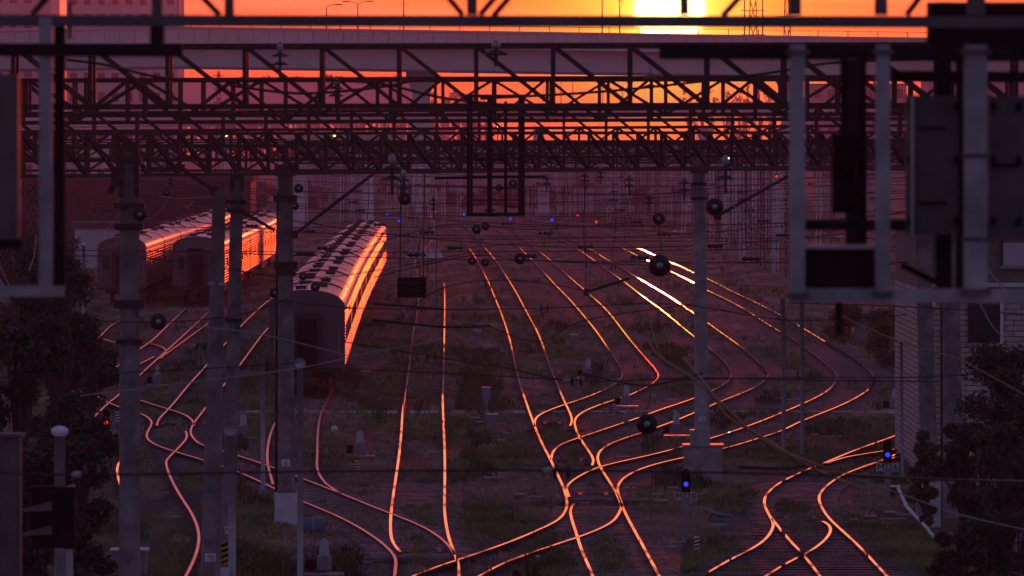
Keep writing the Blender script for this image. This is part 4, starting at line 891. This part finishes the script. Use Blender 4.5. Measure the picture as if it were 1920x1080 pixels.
for i in range(-3, 75):
    x = i*28.0; p = at(x,56+updy(x),900); q = at(x,79+updy(x),900)
    MB().bar((p.x,-.03,p.z),(q.x,-.03,q.z),.07,.1).build('panel_joint','conc_dark',ub)
for i in range(-2, 38):
    x = i*56.0+22; p = at(x,53+updy(x),900); q = at(x,41+updy(x),900)
    MB().bar((p.x,.1,p.z),(q.x,.1,q.z),.12).build('railing_post','steel',ub)
rails_px = [(x, updy(x)) for x in range(-100,2100,100)]
for yy in (42,):
    MB().tube([(at(x,yy+d,900).x,.1,at(x,yy+d,900).z) for x,d in rails_px],.045,5).build('hand_rail','steel',ub)
for x, w in ((790,46),(1480,40),(-250,46)):
    p = at(x,130+updy(x),906); kk = mpp(906); r = w*kk/2
    m = MB(); 
    for (z0,z1,wa,wb) in ((0,p.z-3.2,r*.72,r*.72),(p.z-3.2,p.z-.8,r*.72,r*1.15),(p.z-.8,p.z,r*1.25,r*1.25)):
        m.add([(p.x+sx*wa,6+sy*1.0,z0) for sx,sy in ((-1,-1),(1,-1),(1,1),(-1,1))]+[(p.x+sx*wb,6+sy*1.0,z1) for sx,sy in ((-1,-1),(1,-1),(1,1),(-1,1))],[(0,1,5,4),(1,2,6,5),(2,3,7,6),(3,0,4,7),(4,5,6,7),(3,2,1,0)])
    m.build('pier','conc_bridge',ub)
# lower bridge further back
LO = [(-900,16,1300),(-100,14,1300),(340,8,1300),(700,2,1300),(960,-6,1300),(1280,-10,1300),(1700,-12,1300),(2500,-14,1300)]
lb, st = bridge('lower second road bridge behind the gantries, a pale band across the haze', LO, 1300, 0,0,0,12)
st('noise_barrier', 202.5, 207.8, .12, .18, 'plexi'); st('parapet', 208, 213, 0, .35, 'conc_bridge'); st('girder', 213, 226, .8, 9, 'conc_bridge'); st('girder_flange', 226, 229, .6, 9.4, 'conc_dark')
for x in (120,420,700,1010,1320,1600,1850,-200,2200):
    p = at(x,226,1305); MB().box((p.x,5,p.z/2-.6),(2.2,1.6,p.z-1.2)).build('pier','conc_bridge',lb)
# left ramp, nearer
RP = [(-700,30,760),(0,24,760),(130,17,760),(300,6,760),(420,-2,760),(560,-8,760),(760,-14,765)]
rp, st = bridge('curving grey ramp bridge at left behind the leaning mast', RP, 760, 0,0,0,9)
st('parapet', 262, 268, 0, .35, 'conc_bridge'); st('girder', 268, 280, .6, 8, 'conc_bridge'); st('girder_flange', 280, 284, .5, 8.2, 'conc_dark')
for x in (290,316,-120,560,690):
    p = at(x,284+(0 if x < 350 else -8),764); MB().lathe([(.7,0),(.62,p.z-.9),(1.3,p.z-.05)],(p.x,4,0),'Z',14).build('column','conc_bridge',rp,smooth=True)

def street_lamp(label, px, ytop, ybase, Y, arms=1, bend=18):
    kk = mpp(Y); p = at(px,ybase,Y); t = thing('street_lamp',label,'street lamp',p); h = (ybase-ytop)*kk
    MB().tube([(0,0,0),(0,0,h)],.11,6,.07).build('pole','galv',t,smooth=True)
    for s_ in ((-1,1) if arms == 2 else ((1,) if arms == 1 else ())):
        MB().tube([(0,0,h),(s_*bend*.4*kk,0,h+4*kk),(s_*bend*kk,0,h+6*kk)],.06,5).build('arm','galv',t); MB().box((s_*(bend+5)*kk,0,h+5.5*kk),(12*kk,.3,.16)).build('lamp_head','black',t)
    return t
for l,px,yt,yb,a in (('street lamp with twin curved arms on the bridge left of the sun',671,8,56,2),('plain slender pole on the bridge left of the sun',757,-30,57,0),('street lamp with one arm leaning left on the bridge',612,14,54,1),('street lamp near the apartment tower on the bridge',334,-20,54,0),('slender pole right at the left edge of the sun',1129,-5,64,0),('thick camera pole just left of the sun',1162,2,66,2),('street lamp on the bridge right of the sun',1430,-20,70,2),('second pole right of the sun',1396,-30,70,0)):
    street_lamp(l,px,yt,yb,903,a)
for l,px,yt,yb in (('lamp on the lower bridge against the yellow sky, first from left',1018,172,200),('lamp on the lower bridge against the yellow sky, second from left',1052,150,199),('lamp on the lower bridge against the yellow sky, third from left',1074,150,198),('lamp on the lower bridge against the yellow sky, fourth from left',1130,155,197),('lamp on the lower bridge against the yellow sky, rightmost',1167,160,197),('lamp on the lower bridge at the far left',160,178,222),('lamp on the lower bridge beside the cage',835,180,205)):
    street_lamp(l,px,yt,yb,1302,1,10)

# ------------------------------------------------------------------ high-voltage towers
def pylon(label, px, ytop, ybase, Y, wpx, mt='steel'):
    kk = mpp(Y); p = at(px,ybase,Y); p.z = 0; H_ = HC-(ytop-YH)*kk; t = thing('lattice_pylon',label,'pylon',p); w = wpx*kk; m = MB(); n = 9; f = lambda z: w/2*(1-.72*z/H_)
    th = .16*Y/1200
    for x,y in ((-1,-1),(1,-1),(1,1),(-1,1)): m.bar((x*f(0),y*f(0),0),(x*f(H_),y*f(H_),H_),th)
    for i in range(n):
        a, b = H_*i/n, H_*(i+1)/n
        for s_ in (-1,1): m.bar((-f(a),s_*f(a),a),(f(b),s_*f(b),b),th*.7); m.bar((f(a),s_*f(a),a),(-f(b),s_*f(b),b),th*.7)
    m.build('tower',mt,t)
    for zf in (.72,.84,.96): MB().bar((-w*.75,0,H_*zf),(w*.75,0,H_*zf),th).build('cross_arm',mt,t)
pylon('lattice pylon against the salmon haze at left, nearer its left edge',410,133,262,1500,13)
pylon('lattice pylon against the salmon haze at left, right of its twin',439,146,262,1600,12)
pylon('tall lattice pylon right of the sun',1412,-40,262,1700,30)
pylon('tall lattice pylon farther right of the sun',1476,-25,262,1900,26)
pylon('small lattice pylon behind the right half of the gantries',1640,150,262,1500,14)

# ------------------------------------------------------------------ buildings
def block(name,label,px0,px1,ytop,Y,dep,mt,win=None,storeys=0,cols=0,base=0.0,win_mt='window',roof=True):
    a, b = at(px0,ytop,Y), at(px1,ytop,Y); t = thing(name,label,'building',((a.x+b.x)/2,Y,0)); w = b.x-a.x; h = a.z
    MB().box((0,dep/2,h/2),(w,dep,h)).build('wall',mt,t)
    if roof: MB().box((0,dep/2,h+.25),(w+.5,dep+.5,.5)).build('roof','roofing',t)
    if storeys:
        w0 = None
        for i in range(storeys):
            for j in range(cols):
                x = -w/2+w*(j+.5)/cols; z = h*(i+.55)/storeys
                if w0 is None:
                    w0 = MB().box((0,0,0),(w/cols*.5,.12,h/storeys*.5)).build('window',win_mt,t); o = w0
                    fr0 = MB().box((0,-.03,-h/storeys*.27),(w/cols*.56,.2,.1)).build('sill','tan',w0)
                else:
                    o = w0.copy(); C.objects.link(o); o.parent = t; s_ = fr0.copy(); C.objects.link(s_); s_.parent = o
                o.location = (x,-.02,z)
    return t
block('apartment_building','tall pale apartment tower with many windows at upper left',125,333,-90,1450,30,'plaster',storeys=12,cols=8)
block('apartment_building','pale apartment block cut by the left edge behind the signal cage',-130,95,-120,1500,30,'plaster',storeys=10,cols=8)
wl, wr_ = at(338,197,2900), at(776,152,2900); wh = thing('hall_on_added_columns','broad haze-tinted hall on added columns, sky strip beneath, under the road bridge','building',((wl.x+wr_.x)/2,2900,0))
MB().box((0,20,(wl.z+wr_.z)/2),(wr_.x-wl.x,40,wr_.z-wl.z)).build('wall','shed',wh); MB().box((0,20,wr_.z+.3),(wr_.x-wl.x+1,41,.6)).build('roof','roofing',wh); MB().box((0,20,wl.z-.4),(wr_.x-wl.x-1,39,.8)).build('floor_slab','conc_dark',wh)
for q in range(9): MB().box(((q/8-.5)*(wr_.x-wl.x-4),6,(wl.z-.8)/2),(1.6,1.6,wl.z-.8)).build('column','shed',wh)  # invented columns, added so a bright strip of sky shows under the hall
block('warehouse','long low grey warehouse across the far yard behind the hanging cage',560,1500,276,1150,40,'plaster_dark')
block('shed','dark long shed at left behind the trains',40,470,338,640,14,'steel')
block('shed','pale low hut just right of the hanging cage',1008,1030,348,880,6,'tan')
block('shed','pale low shed right of the hanging cage, wider one',1078,1112,350,930,8,'tan')
block('shed','pale grey kiosk left of the lattice tower',803,818,352,800,5,'tan')
block('shed','low pale roofed shelter behind the left trees',140,215,428,520,6,'tan')
block('shed','grey hut behind the masts left of the right cage',1535,1640,330,900,10,'plaster_dark')
block('apartment_building','hazy distant slab block at the right behind the cage',1520,1700,160,1800,30,'plaster_dark',storeys=5,cols=7)
block('apartment_building','hazy wide building far right beyond the right cage posts',1740,2100,150,1700,30,'plaster_dark',storeys=4,cols=8)
# brick building at right
YB = 200; BX = 1721; bl = thing('brick_building','cream brick building at right behind two concrete masts','building',Vector((at(BX,0,YB).x,YB,0))); k2 = mpp(YB)
wR = 22.0; hB = HC-(430-YH)*k2
def zpx(y): return HC-(y-YH)*k2
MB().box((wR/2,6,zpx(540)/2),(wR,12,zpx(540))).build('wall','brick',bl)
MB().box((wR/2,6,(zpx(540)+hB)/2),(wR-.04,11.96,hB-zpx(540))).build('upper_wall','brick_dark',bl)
MB().box((wR/2,5.9,hB+.1),(wR+.5,12.4,.2)).build('roof','roofing',bl)
MB().box((wR/2,-.12,zpx(534)),(wR+.1,.24,.13)).build('cornice','concrete_white',bl)
MB().box((wR/2,-.08,zpx(546)),(wR+.1,.16,.2)).build('eaves_board','steel',bl)
MB().box((wR/2,-.03,.25),(wR+.04,.08,.5)).build('plinth','concrete',bl)
for x0,x1,y0,y1 in ((1818,1876,560,643),(1880,1960,455,498),(1760,1810,455,498)):
    xm = ((x0+x1)/2-BX)*k2; ww = (x1-x0)*k2; hh = (y1-y0)*k2; zc = (zpx(y0)+zpx(y1))/2
    wn = MB().box((xm,-.02,zc),(ww,.06,hh)).build('window','window' if y0 > 500 else 'tan',bl)
    MB().box((xm+ww/2+.03,-.05,zc),(.09,.1,hh+.1)).build('frame','white',wn); MB().box((xm,-.05,zc-hh/2-.05),(ww+.2,.14,.09)).build('sill','concrete',wn)
    MB().box((xm-ww/2-.03,-.05,zc),(.06,.1,hh+.1)).build('frame','steel',wn)
MB().tube([(.75,-.1,.2),(.75,-.1,hB-.3)],.05,8).build('downpipe','steel',bl)

# ------------------------------------------------------------------ cars far away
def car(label, px, base, mt, rz):
    p0 = gnd(px,base); t = thing('parked_car',label,'car',p0,rz)
    pr = [(-2.1,.35),(-2.1,.8),(-1.2,.92),(-.6,1.42),(.9,1.45),(1.7,.95),(2.15,.85),(2.15,.35)]; n = len(pr); m = MB()
    m.add([(s_*.85,y,z) for s_ in (-1,1) for y,z in pr],[tuple(range(n)),tuple(range(2*n-1,n-1,-1))]+[(i,n+i,n+(i+1)%n,(i+1)%n) for i in range(n)]); m.build('body',mt,t)
    for x in (-.75,.75):
        for y in (-1.35,1.35): MB().lathe([(.1,-.1),(.32,-.09),(.32,.09),(.1,.1)],(x,y,.32),'X',12).build('wheel','black',t)
        MB().box((x*.78,-2.12,.68),(.3,.05,.16)).build('headlight','white_light',t)
    MB().box((0,-.93,1.18),(1.4,.5,.36)).build('windscreen','window',t)
car('far silver car with white headlights on left of the lattice tower',707,341,'galv',.1)
car('far pale car half hidden left of the car with headlights',657,340,'white',.5)

# ------------------------------------------------------------------ vegetation
def leaves(m, c, r, n, size, rnd, flat=.75):
    for _ in range(n):
        while True:
            d = Vector((rnd.uniform(-1,1),rnd.uniform(-1,1),rnd.uniform(-1,1)))
            if .1 < d.length < 1: break
        d = d*(.45+.55*rnd.random()); p = Vector(c)+Vector((d.x*r,d.y*r,d.z*r*flat)); s_ = size*rnd.uniform(.6,1.5)
        a = Vector((rnd.gauss(0,1),rnd.gauss(0,1),rnd.gauss(0,1))).normalized(); b = a.orthogonal().normalized(); b = (Matrix.Rotation(rnd.uniform(0,6.28),3,a)@b)
        e = a.cross(b)
        m.add([p-b*s_,p+e*s_*.5,p+b*s_,p-e*s_*.5],[(0,1,2,3)])
def tree(name,label,cat,loc,h,w,mt,rnd,leaf=.16,n=2600,trunk=.35,clumps=16,low=.25):
    t = thing(name,label,cat,loc); m = MB(); tm = MB()
    tm.tube([(0,0,-.1),(w*.03,.02,h*.35),(w*.05,0,h*.75)],h*.03+.02,7,h*.008+.01)
    for i in range(clumps):
        a = rnd.uniform(0,6.28); zz = low+(1-low)*rnd.random()**.8; rr = w*.5*(1-.55*max(0,(zz-.45)/.55))*rnd.uniform(.25,.85)
        c = Vector((math.cos(a)*rr,math.sin(a)*rr,h*zz*.95)); cr = w*rnd.uniform(.13,.25)
        leaves(m,c,cr,n//clumps,leaf,rnd)
        tm.tube([(w*.03,0,h*max(.15,zz*.45)),c*.6+Vector((0,0,h*zz*.25)),c],h*.012+.008,5,.008)
    tm.build('trunk','bark',t); m.build('crown',mt,t); return t
rn = random.Random(4)
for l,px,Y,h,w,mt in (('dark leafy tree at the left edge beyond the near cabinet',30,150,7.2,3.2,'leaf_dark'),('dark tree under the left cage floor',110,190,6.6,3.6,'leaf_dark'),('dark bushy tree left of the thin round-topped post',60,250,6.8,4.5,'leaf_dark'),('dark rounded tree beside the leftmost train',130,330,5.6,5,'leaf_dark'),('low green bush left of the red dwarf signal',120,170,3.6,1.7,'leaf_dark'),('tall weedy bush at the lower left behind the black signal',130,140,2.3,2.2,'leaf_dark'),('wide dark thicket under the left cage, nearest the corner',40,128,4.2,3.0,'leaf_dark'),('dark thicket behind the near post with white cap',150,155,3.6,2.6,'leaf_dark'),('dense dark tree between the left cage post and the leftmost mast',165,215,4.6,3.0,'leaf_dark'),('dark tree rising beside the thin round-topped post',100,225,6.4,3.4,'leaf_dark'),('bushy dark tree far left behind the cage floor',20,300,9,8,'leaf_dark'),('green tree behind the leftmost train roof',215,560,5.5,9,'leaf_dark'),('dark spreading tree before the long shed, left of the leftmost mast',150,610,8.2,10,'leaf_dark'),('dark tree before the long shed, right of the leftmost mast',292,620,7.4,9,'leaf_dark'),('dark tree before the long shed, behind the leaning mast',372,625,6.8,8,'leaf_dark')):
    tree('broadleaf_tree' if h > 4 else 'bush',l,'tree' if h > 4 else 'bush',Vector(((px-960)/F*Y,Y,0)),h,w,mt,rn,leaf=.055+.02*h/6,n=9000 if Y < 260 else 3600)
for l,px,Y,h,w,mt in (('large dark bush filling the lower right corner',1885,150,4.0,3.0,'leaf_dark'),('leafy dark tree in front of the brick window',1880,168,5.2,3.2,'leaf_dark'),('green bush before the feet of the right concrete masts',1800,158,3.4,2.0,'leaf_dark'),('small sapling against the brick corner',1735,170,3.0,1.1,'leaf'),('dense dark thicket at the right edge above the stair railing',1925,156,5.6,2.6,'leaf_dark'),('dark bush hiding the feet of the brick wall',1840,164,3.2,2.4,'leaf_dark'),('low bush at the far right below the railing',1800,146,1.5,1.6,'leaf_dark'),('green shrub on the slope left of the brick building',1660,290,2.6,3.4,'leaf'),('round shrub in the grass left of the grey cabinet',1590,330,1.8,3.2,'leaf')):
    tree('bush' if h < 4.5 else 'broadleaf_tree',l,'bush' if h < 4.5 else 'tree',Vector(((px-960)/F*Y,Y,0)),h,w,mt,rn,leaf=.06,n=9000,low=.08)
# far tree line and mid distance grove: each tree its own
xs = []
for i in range(46):
    px = 338+i*9.6+rn.uniform(-4,4); xs.append((px,rn.uniform(136,150)))
xs += [(790+i*10+rn.uniform(-3,3),rn.uniform(150,165)+i*2.2) for i in range(14)]
xs += [(1290+i*22+rn.uniform(-8,8),rn.uniform(150,178)) for i in range(22)]
xs += [(i*22-30+rn.uniform(-6,6),rn.uniform(170,190)) for i in range(7)]
xs.sort()
for i,(px,yt) in enumerate(xs):
    Y = 3050+rn.uniform(-60,300); p = Vector(((px-960)/F*Y,Y,0)); h = HC-(yt-YH)*mpp(Y)
    tree('distant_tree',f'tiny dark tree on the hazy skyline, {nth(i+1)} from the left','tree',p,h,h*.42,'leaf_far',rn,leaf=.75,n=260,clumps=9,low=.3)
gx = sorted([(rn.uniform(560,1480),rn.uniform(355,392)) for _ in range(34)]+[(rn.uniform(120,560),rn.uniform(360,420)) for _ in range(22)])
for i,(px,b) in enumerate(gx):
    p = gnd(px,b); tree('distant_bush',f'low dark shrub in the far yard, {nth(i+1)} from the left','bush',p,rn.uniform(1.6,3.6),rn.uniform(4,9),'leaf_far',rn,leaf=.35,n=420,clumps=10,low=.1)

# grass, weeds and stones (beyond counting)
def near_rail(X, Y):
    py = YH+F*(HC-RZ)/Y; px = 960+X/Y*F; dmin = 1e9
    return px, py
RB = {}
for q in RAILS:
    for x,y in q:
        p = gnd(x,y,RZ); RB.setdefault((round(p.x/2),round(p.y/6)),[]).append((p.x,p.y))
def rail_dist(X,Y):
    d = 9
    for i in (-1,0,1):
        for j in (-1,0,1):
            for x,y in RB.get((round(X/2)+i,round(Y/6)+j),()):
                dd = abs(x-X)+abs(y-Y)*.25
                if dd < d: d = dd
    return d
from mathutils import noise as mn
def veg(n, mt, name, hmin, hmax, thr, seed, gap):
    r_ = random.Random(seed); m = MB(); c = 0; tries = 0
    while c < n and tries < n*8:
        tries += 1
        py = r_.uniform(415,1085) if r_.random() < .5 else r_.uniform(600,1085); px = r_.uniform(0,1920); p = gnd(px,py)
        v = mn.noise(Vector((p.x*.35,p.y*.05,seed)))
        if v < thr or rail_dist(p.x,p.y) < gap: continue
        c += 1; h = r_.uniform(hmin,hmax)*(1+.7*max(0,v)); 
        for _ in range(6):
            a = r_.uniform(0,6.28); w = h*.035+.008; lean = Vector((math.cos(a),math.sin(a),0))*h*r_.uniform(.15,.6); s_ = Vector((r_.uniform(.6,1),r_.uniform(-.6,.6),0))*w
            b = p+Vector((r_.uniform(-.15,.15),r_.uniform(-.15,.15),0)); top = b+lean+Vector((0,0,h*r_.uniform(.7,1)))
            mid = b+lean*.35+Vector((0,0,h*.55))
            m.add([b-s_,b+s_,mid+s_*.8,top,mid-s_*.8],[(0,1,2,3,4)])
    return tag(m.build(name,mt),kind='stuff')
veg(26000,'grass','grass',.08,.28,.0,3,.42)
veg(22000,'dry','dry_grass',.06,.24,-.02,8,.4)
veg(5000,'leaf','weeds',.15,.45,.22,5,.9)
r_ = random.Random(9); m = MB(); c = 0
while c < 26000:
    q = r_.choice(RAILS); x,y = r_.choice(q)
    if y < 520: 
        if r_.random() < .8: continue
    p = gnd(x,y)+Vector((r_.gauss(0,1.0),r_.uniform(-6,6),0)); s_ = r_.uniform(.025,.075); c += 1
    vs = [p+Vector((r_.uniform(.6,1.2)*s_*a,r_.uniform(.6,1.2)*s_*b,s_*cc+.02)) for a,b,cc in ((1,0,.1),(0,1,.1),(-1,0,.1),(0,-1,.1),(r_.uniform(-.4,.4),r_.uniform(-.4,.4),.9))]
    m.add(vs,[(0,1,4),(1,2,4),(2,3,4),(3,0,4)])
tag(m.build('gravel','stone'),kind='stuff')

r_ = random.Random(21); m = MB()
for _ in range(420):
    py = r_.uniform(440,1085) if r_.random() < .4 else r_.uniform(600,1085); p = gnd(r_.uniform(130,1720),py)
    if rail_dist(p.x,p.y) < .5: continue
    a = r_.uniform(.06,.42); m.box((p.x,p.y,.03),(a*r_.uniform(.6,1.6),a,r_.uniform(.04,.14)),rz=r_.uniform(0,3))
tag(m.build('debris','concrete'),kind='stuff')
# ------------------------------------------------------------------ air
hz = MB().box((0,2040,23.5),(4800,4160,49)).build('haze','grass'); hz.data.materials.clear()
hm = bpy.data.materials.new('haze_air'); hm.use_nodes = True; N, L = hm.node_tree.nodes, hm.node_tree.links; N.clear()
out = N.new('ShaderNodeOutputMaterial'); pv = N.new('ShaderNodeVolumePrincipled'); pv.inputs['Color'].default_value = (1,.7,1,1); pv.inputs['Density'].default_value = .00016; pv.inputs['Anisotropy'].default_value = .55
L.new(pv.outputs['Volume'],out.inputs['Volume']); hz.data.materials.append(hm); tag(hz,kind='stuff')

# ------------------------------------------------------------------ sun, sky
SUN_AZ, SUN_EL = math.atan((1256-960)/F), math.atan((YH-20)/F)
sd = Vector((math.sin(SUN_AZ)*math.cos(SUN_EL), math.cos(SUN_AZ)*math.cos(SUN_EL), math.sin(SUN_EL)))
sl = bpy.data.lights.new('sun','SUN'); sl.energy = 1.0; sl.angle = R(.6); sl.color = (1,.065,.008)
so = bpy.data.objects.new('sun',sl); C.objects.link(so); so.rotation_euler = (-sd).to_track_quat('-Z','Y').to_euler()
w = bpy.data.worlds.new('World'); S.world = w; w.use_nodes = True; N, L = w.node_tree.nodes, w.node_tree.links; N.clear()
def math_(op,a,b=None,c=None,clamp=False):
    n = N.new('ShaderNodeMath'); n.operation = op; n.use_clamp = clamp
    for i,v in enumerate((a,b,c)):
        if v is None: continue
        if isinstance(v,(int,float)): n.inputs[i].default_value = v
        else: L.new(v,n.inputs[i])
    return n.outputs[0]
tc = N.new('ShaderNodeTexCoord'); nrm = N.new('ShaderNodeVectorMath'); nrm.operation = 'NORMALIZE'; L.new(tc.outputs['Generated'],nrm.inputs[0])
dirv = nrm.outputs[0]; sx = N.new('ShaderNodeSeparateXYZ'); L.new(dirv,sx.inputs[0])
el = math_('ARCSINE',sx.outputs['Z'])
eln = math_('DIVIDE',math_('MAXIMUM',el,0.0),math.pi/2)
elq = math_('POWER',eln,.5)                                # spreads the low elevations
dt = N.new('ShaderNodeVectorMath'); dt.operation = 'DOT_PRODUCT'; L.new(dirv,dt.inputs[0]); dt.inputs[1].default_value = sd
ang = math_('ARCCOSINE',math_('MINIMUM',dt.outputs['Value'],.9999999))
def ramp(fac,stops):
    r = N.new('ShaderNodeValToRGB'); e = r.color_ramp.elements
    while len(e) < len(stops): e.new(.5)
    for i,(p,cc) in enumerate(stops): e[i].position = p; e[i].color = (*cc,1)
    L.new(fac,r.inputs['Fac']); return r.outputs['Color']
q = lambda deg: math.sqrt(deg/90)
warm = ramp(elq,[(0,(.45,.02,.0)),(q(.45),(.45,.03,.01)),(q(.9),(.55,.09,.11)),(q(1.3),(.65,.12,.13)),(q(2.2),(1.0,.25,.23)),(q(4.5),(.95,.26,.26)),(q(9),(.16,.07,.13)),(q(22),(.07,.055,.12)),(1,(.055,.06,.165))])
cool = ramp(elq,[(0,(.15,.13,.22)),(q(8),(.15,.15,.25)),(q(25),(.12,.125,.24)),(1,(.055,.06,.165))])
azf = math_('MULTIPLY_ADD',dt.outputs['Value'],.5,.5); azf = math_('POWER',azf,6.0)
mx = N.new('ShaderNodeMix'); mx.data_type = 'RGBA'; L.new(azf,mx.inputs[0]); L.new(cool,mx.inputs[6]); L.new(warm,mx.inputs[7])
def scale(col,fac):
    v = N.new('ShaderNodeVectorMath'); v.operation = 'SCALE'
    if isinstance(col,tuple): v.inputs[0].default_value = col
    else: L.new(col,v.inputs[0])
    if isinstance(fac,(int,float)): v.inputs['Scale'].default_value = fac
    else: L.new(fac,v.inputs['Scale'])
    return v.outputs[0]
def addv(a,b):
    v = N.new('ShaderNodeVectorMath'); v.operation = 'ADD'; L.new(a,v.inputs[0]); L.new(b,v.inputs[1]); return v.outputs[0]
def expf(x): return math_('POWER',2.718281828,x)
g1 = expf(math_('DIVIDE',ang,-R(.52))); g0 = expf(math_('DIVIDE',ang,-R(.28))); g2 = expf(math_('DIVIDE',ang,-R(3.0)))
disc = N.new('ShaderNodeMapRange'); disc.interpolation_type = 'SMOOTHSTEP'; L.new(ang,disc.inputs[0]); disc.inputs[1].default_value = R(.36); disc.inputs[2].default_value = R(.26); disc.inputs[3].default_value = 0; disc.inputs[4].default_value = 1
# thin streaky clouds low in the sky
mp = N.new('ShaderNodeMapping'); mp.inputs['Scale'].default_value = (14,14,260); L.new(dirv,mp.inputs['Vector'])
cn = N.new('ShaderNodeTexNoise'); cn.inputs['Scale'].default_value = 1.6; cn.inputs['Detail'].default_value = 5; L.new(mp.outputs['Vector'],cn.inputs['Vector'])
cf = N.new('ShaderNodeMapRange'); L.new(cn.outputs['Fac'],cf.inputs[0]); cf.inputs[1].default_value = .35; cf.inputs[2].default_value = .68; cf.inputs[3].default_value = .5; cf.inputs[4].default_value = 1.25
sky = scale(mx.outputs[2],cf.outputs[0])
bk = N.new('ShaderNodeCombineXYZ'); bk.inputs[0].default_value = 1; bk.inputs[1].default_value = 1; L.new(math_('MULTIPLY_ADD',expf(math_('DIVIDE',ang,-R(2.8))),-.95,1.0),bk.inputs[2])
bm_ = N.new('ShaderNodeVectorMath'); bm_.operation = 'MULTIPLY'; L.new(sky,bm_.inputs[0]); L.new(bk.outputs[0],bm_.inputs[1]); sky = bm_.outputs[0]
sky = addv(sky,scale((.8,1.15,.03),g1)); sky = addv(sky,scale((.3,.04,.0),g2)); sky = addv(sky,scale((2.2,1.3,.35),g0)); sky = addv(sky,scale((3.5,3.0,1.6),disc.outputs[0]))
ns = N.new('ShaderNodeTexSky'); ns.sky_type = 'NISHITA'; ns.sun_disc = False; ns.sun_elevation = SUN_EL; ns.sun_rotation = SUN_AZ
tm_ = N.new('ShaderNodeVectorMath'); tm_.operation = 'MULTIPLY'; L.new(ns.outputs['Color'],tm_.inputs[0]); tm_.inputs[1].default_value = (.8,.3,.7)
sky = addv(sky,scale(tm_.outputs[0],.05))
bg = N.new('ShaderNodeBackground'); bg.inputs['Strength'].default_value = 1.0; L.new(sky,bg.inputs['Color'])
wo = N.new('ShaderNodeOutputWorld'); L.new(bg.outputs[0],wo.inputs['Surface'])

# ------------------------------------------------------------------ camera
cam = bpy.data.cameras.new('camera'); co = bpy.data.objects.new('camera',cam); C.objects.link(co); S.camera = co
co.location = (0,0,HC); co.rotation_euler = (R(90),0,0); cam.sensor_width = 36; cam.lens = 36*F/1920
cam.shift_y = -(540-YH)/1920; cam.clip_end = 9000; cam.clip_start = .5
cam.dof.use_dof = True; cam.dof.focus_distance = 270; cam.dof.aperture_fstop = 5.0; cam.dof.aperture_blades = 7
S.view_settings.view_transform = 'Standard'; S.view_settings.look = 'None'; S.view_settings.exposure = .15; S.view_settings.gamma = 1
S.cycles.volume_bounces = 0; S.cycles.max_bounces = 6
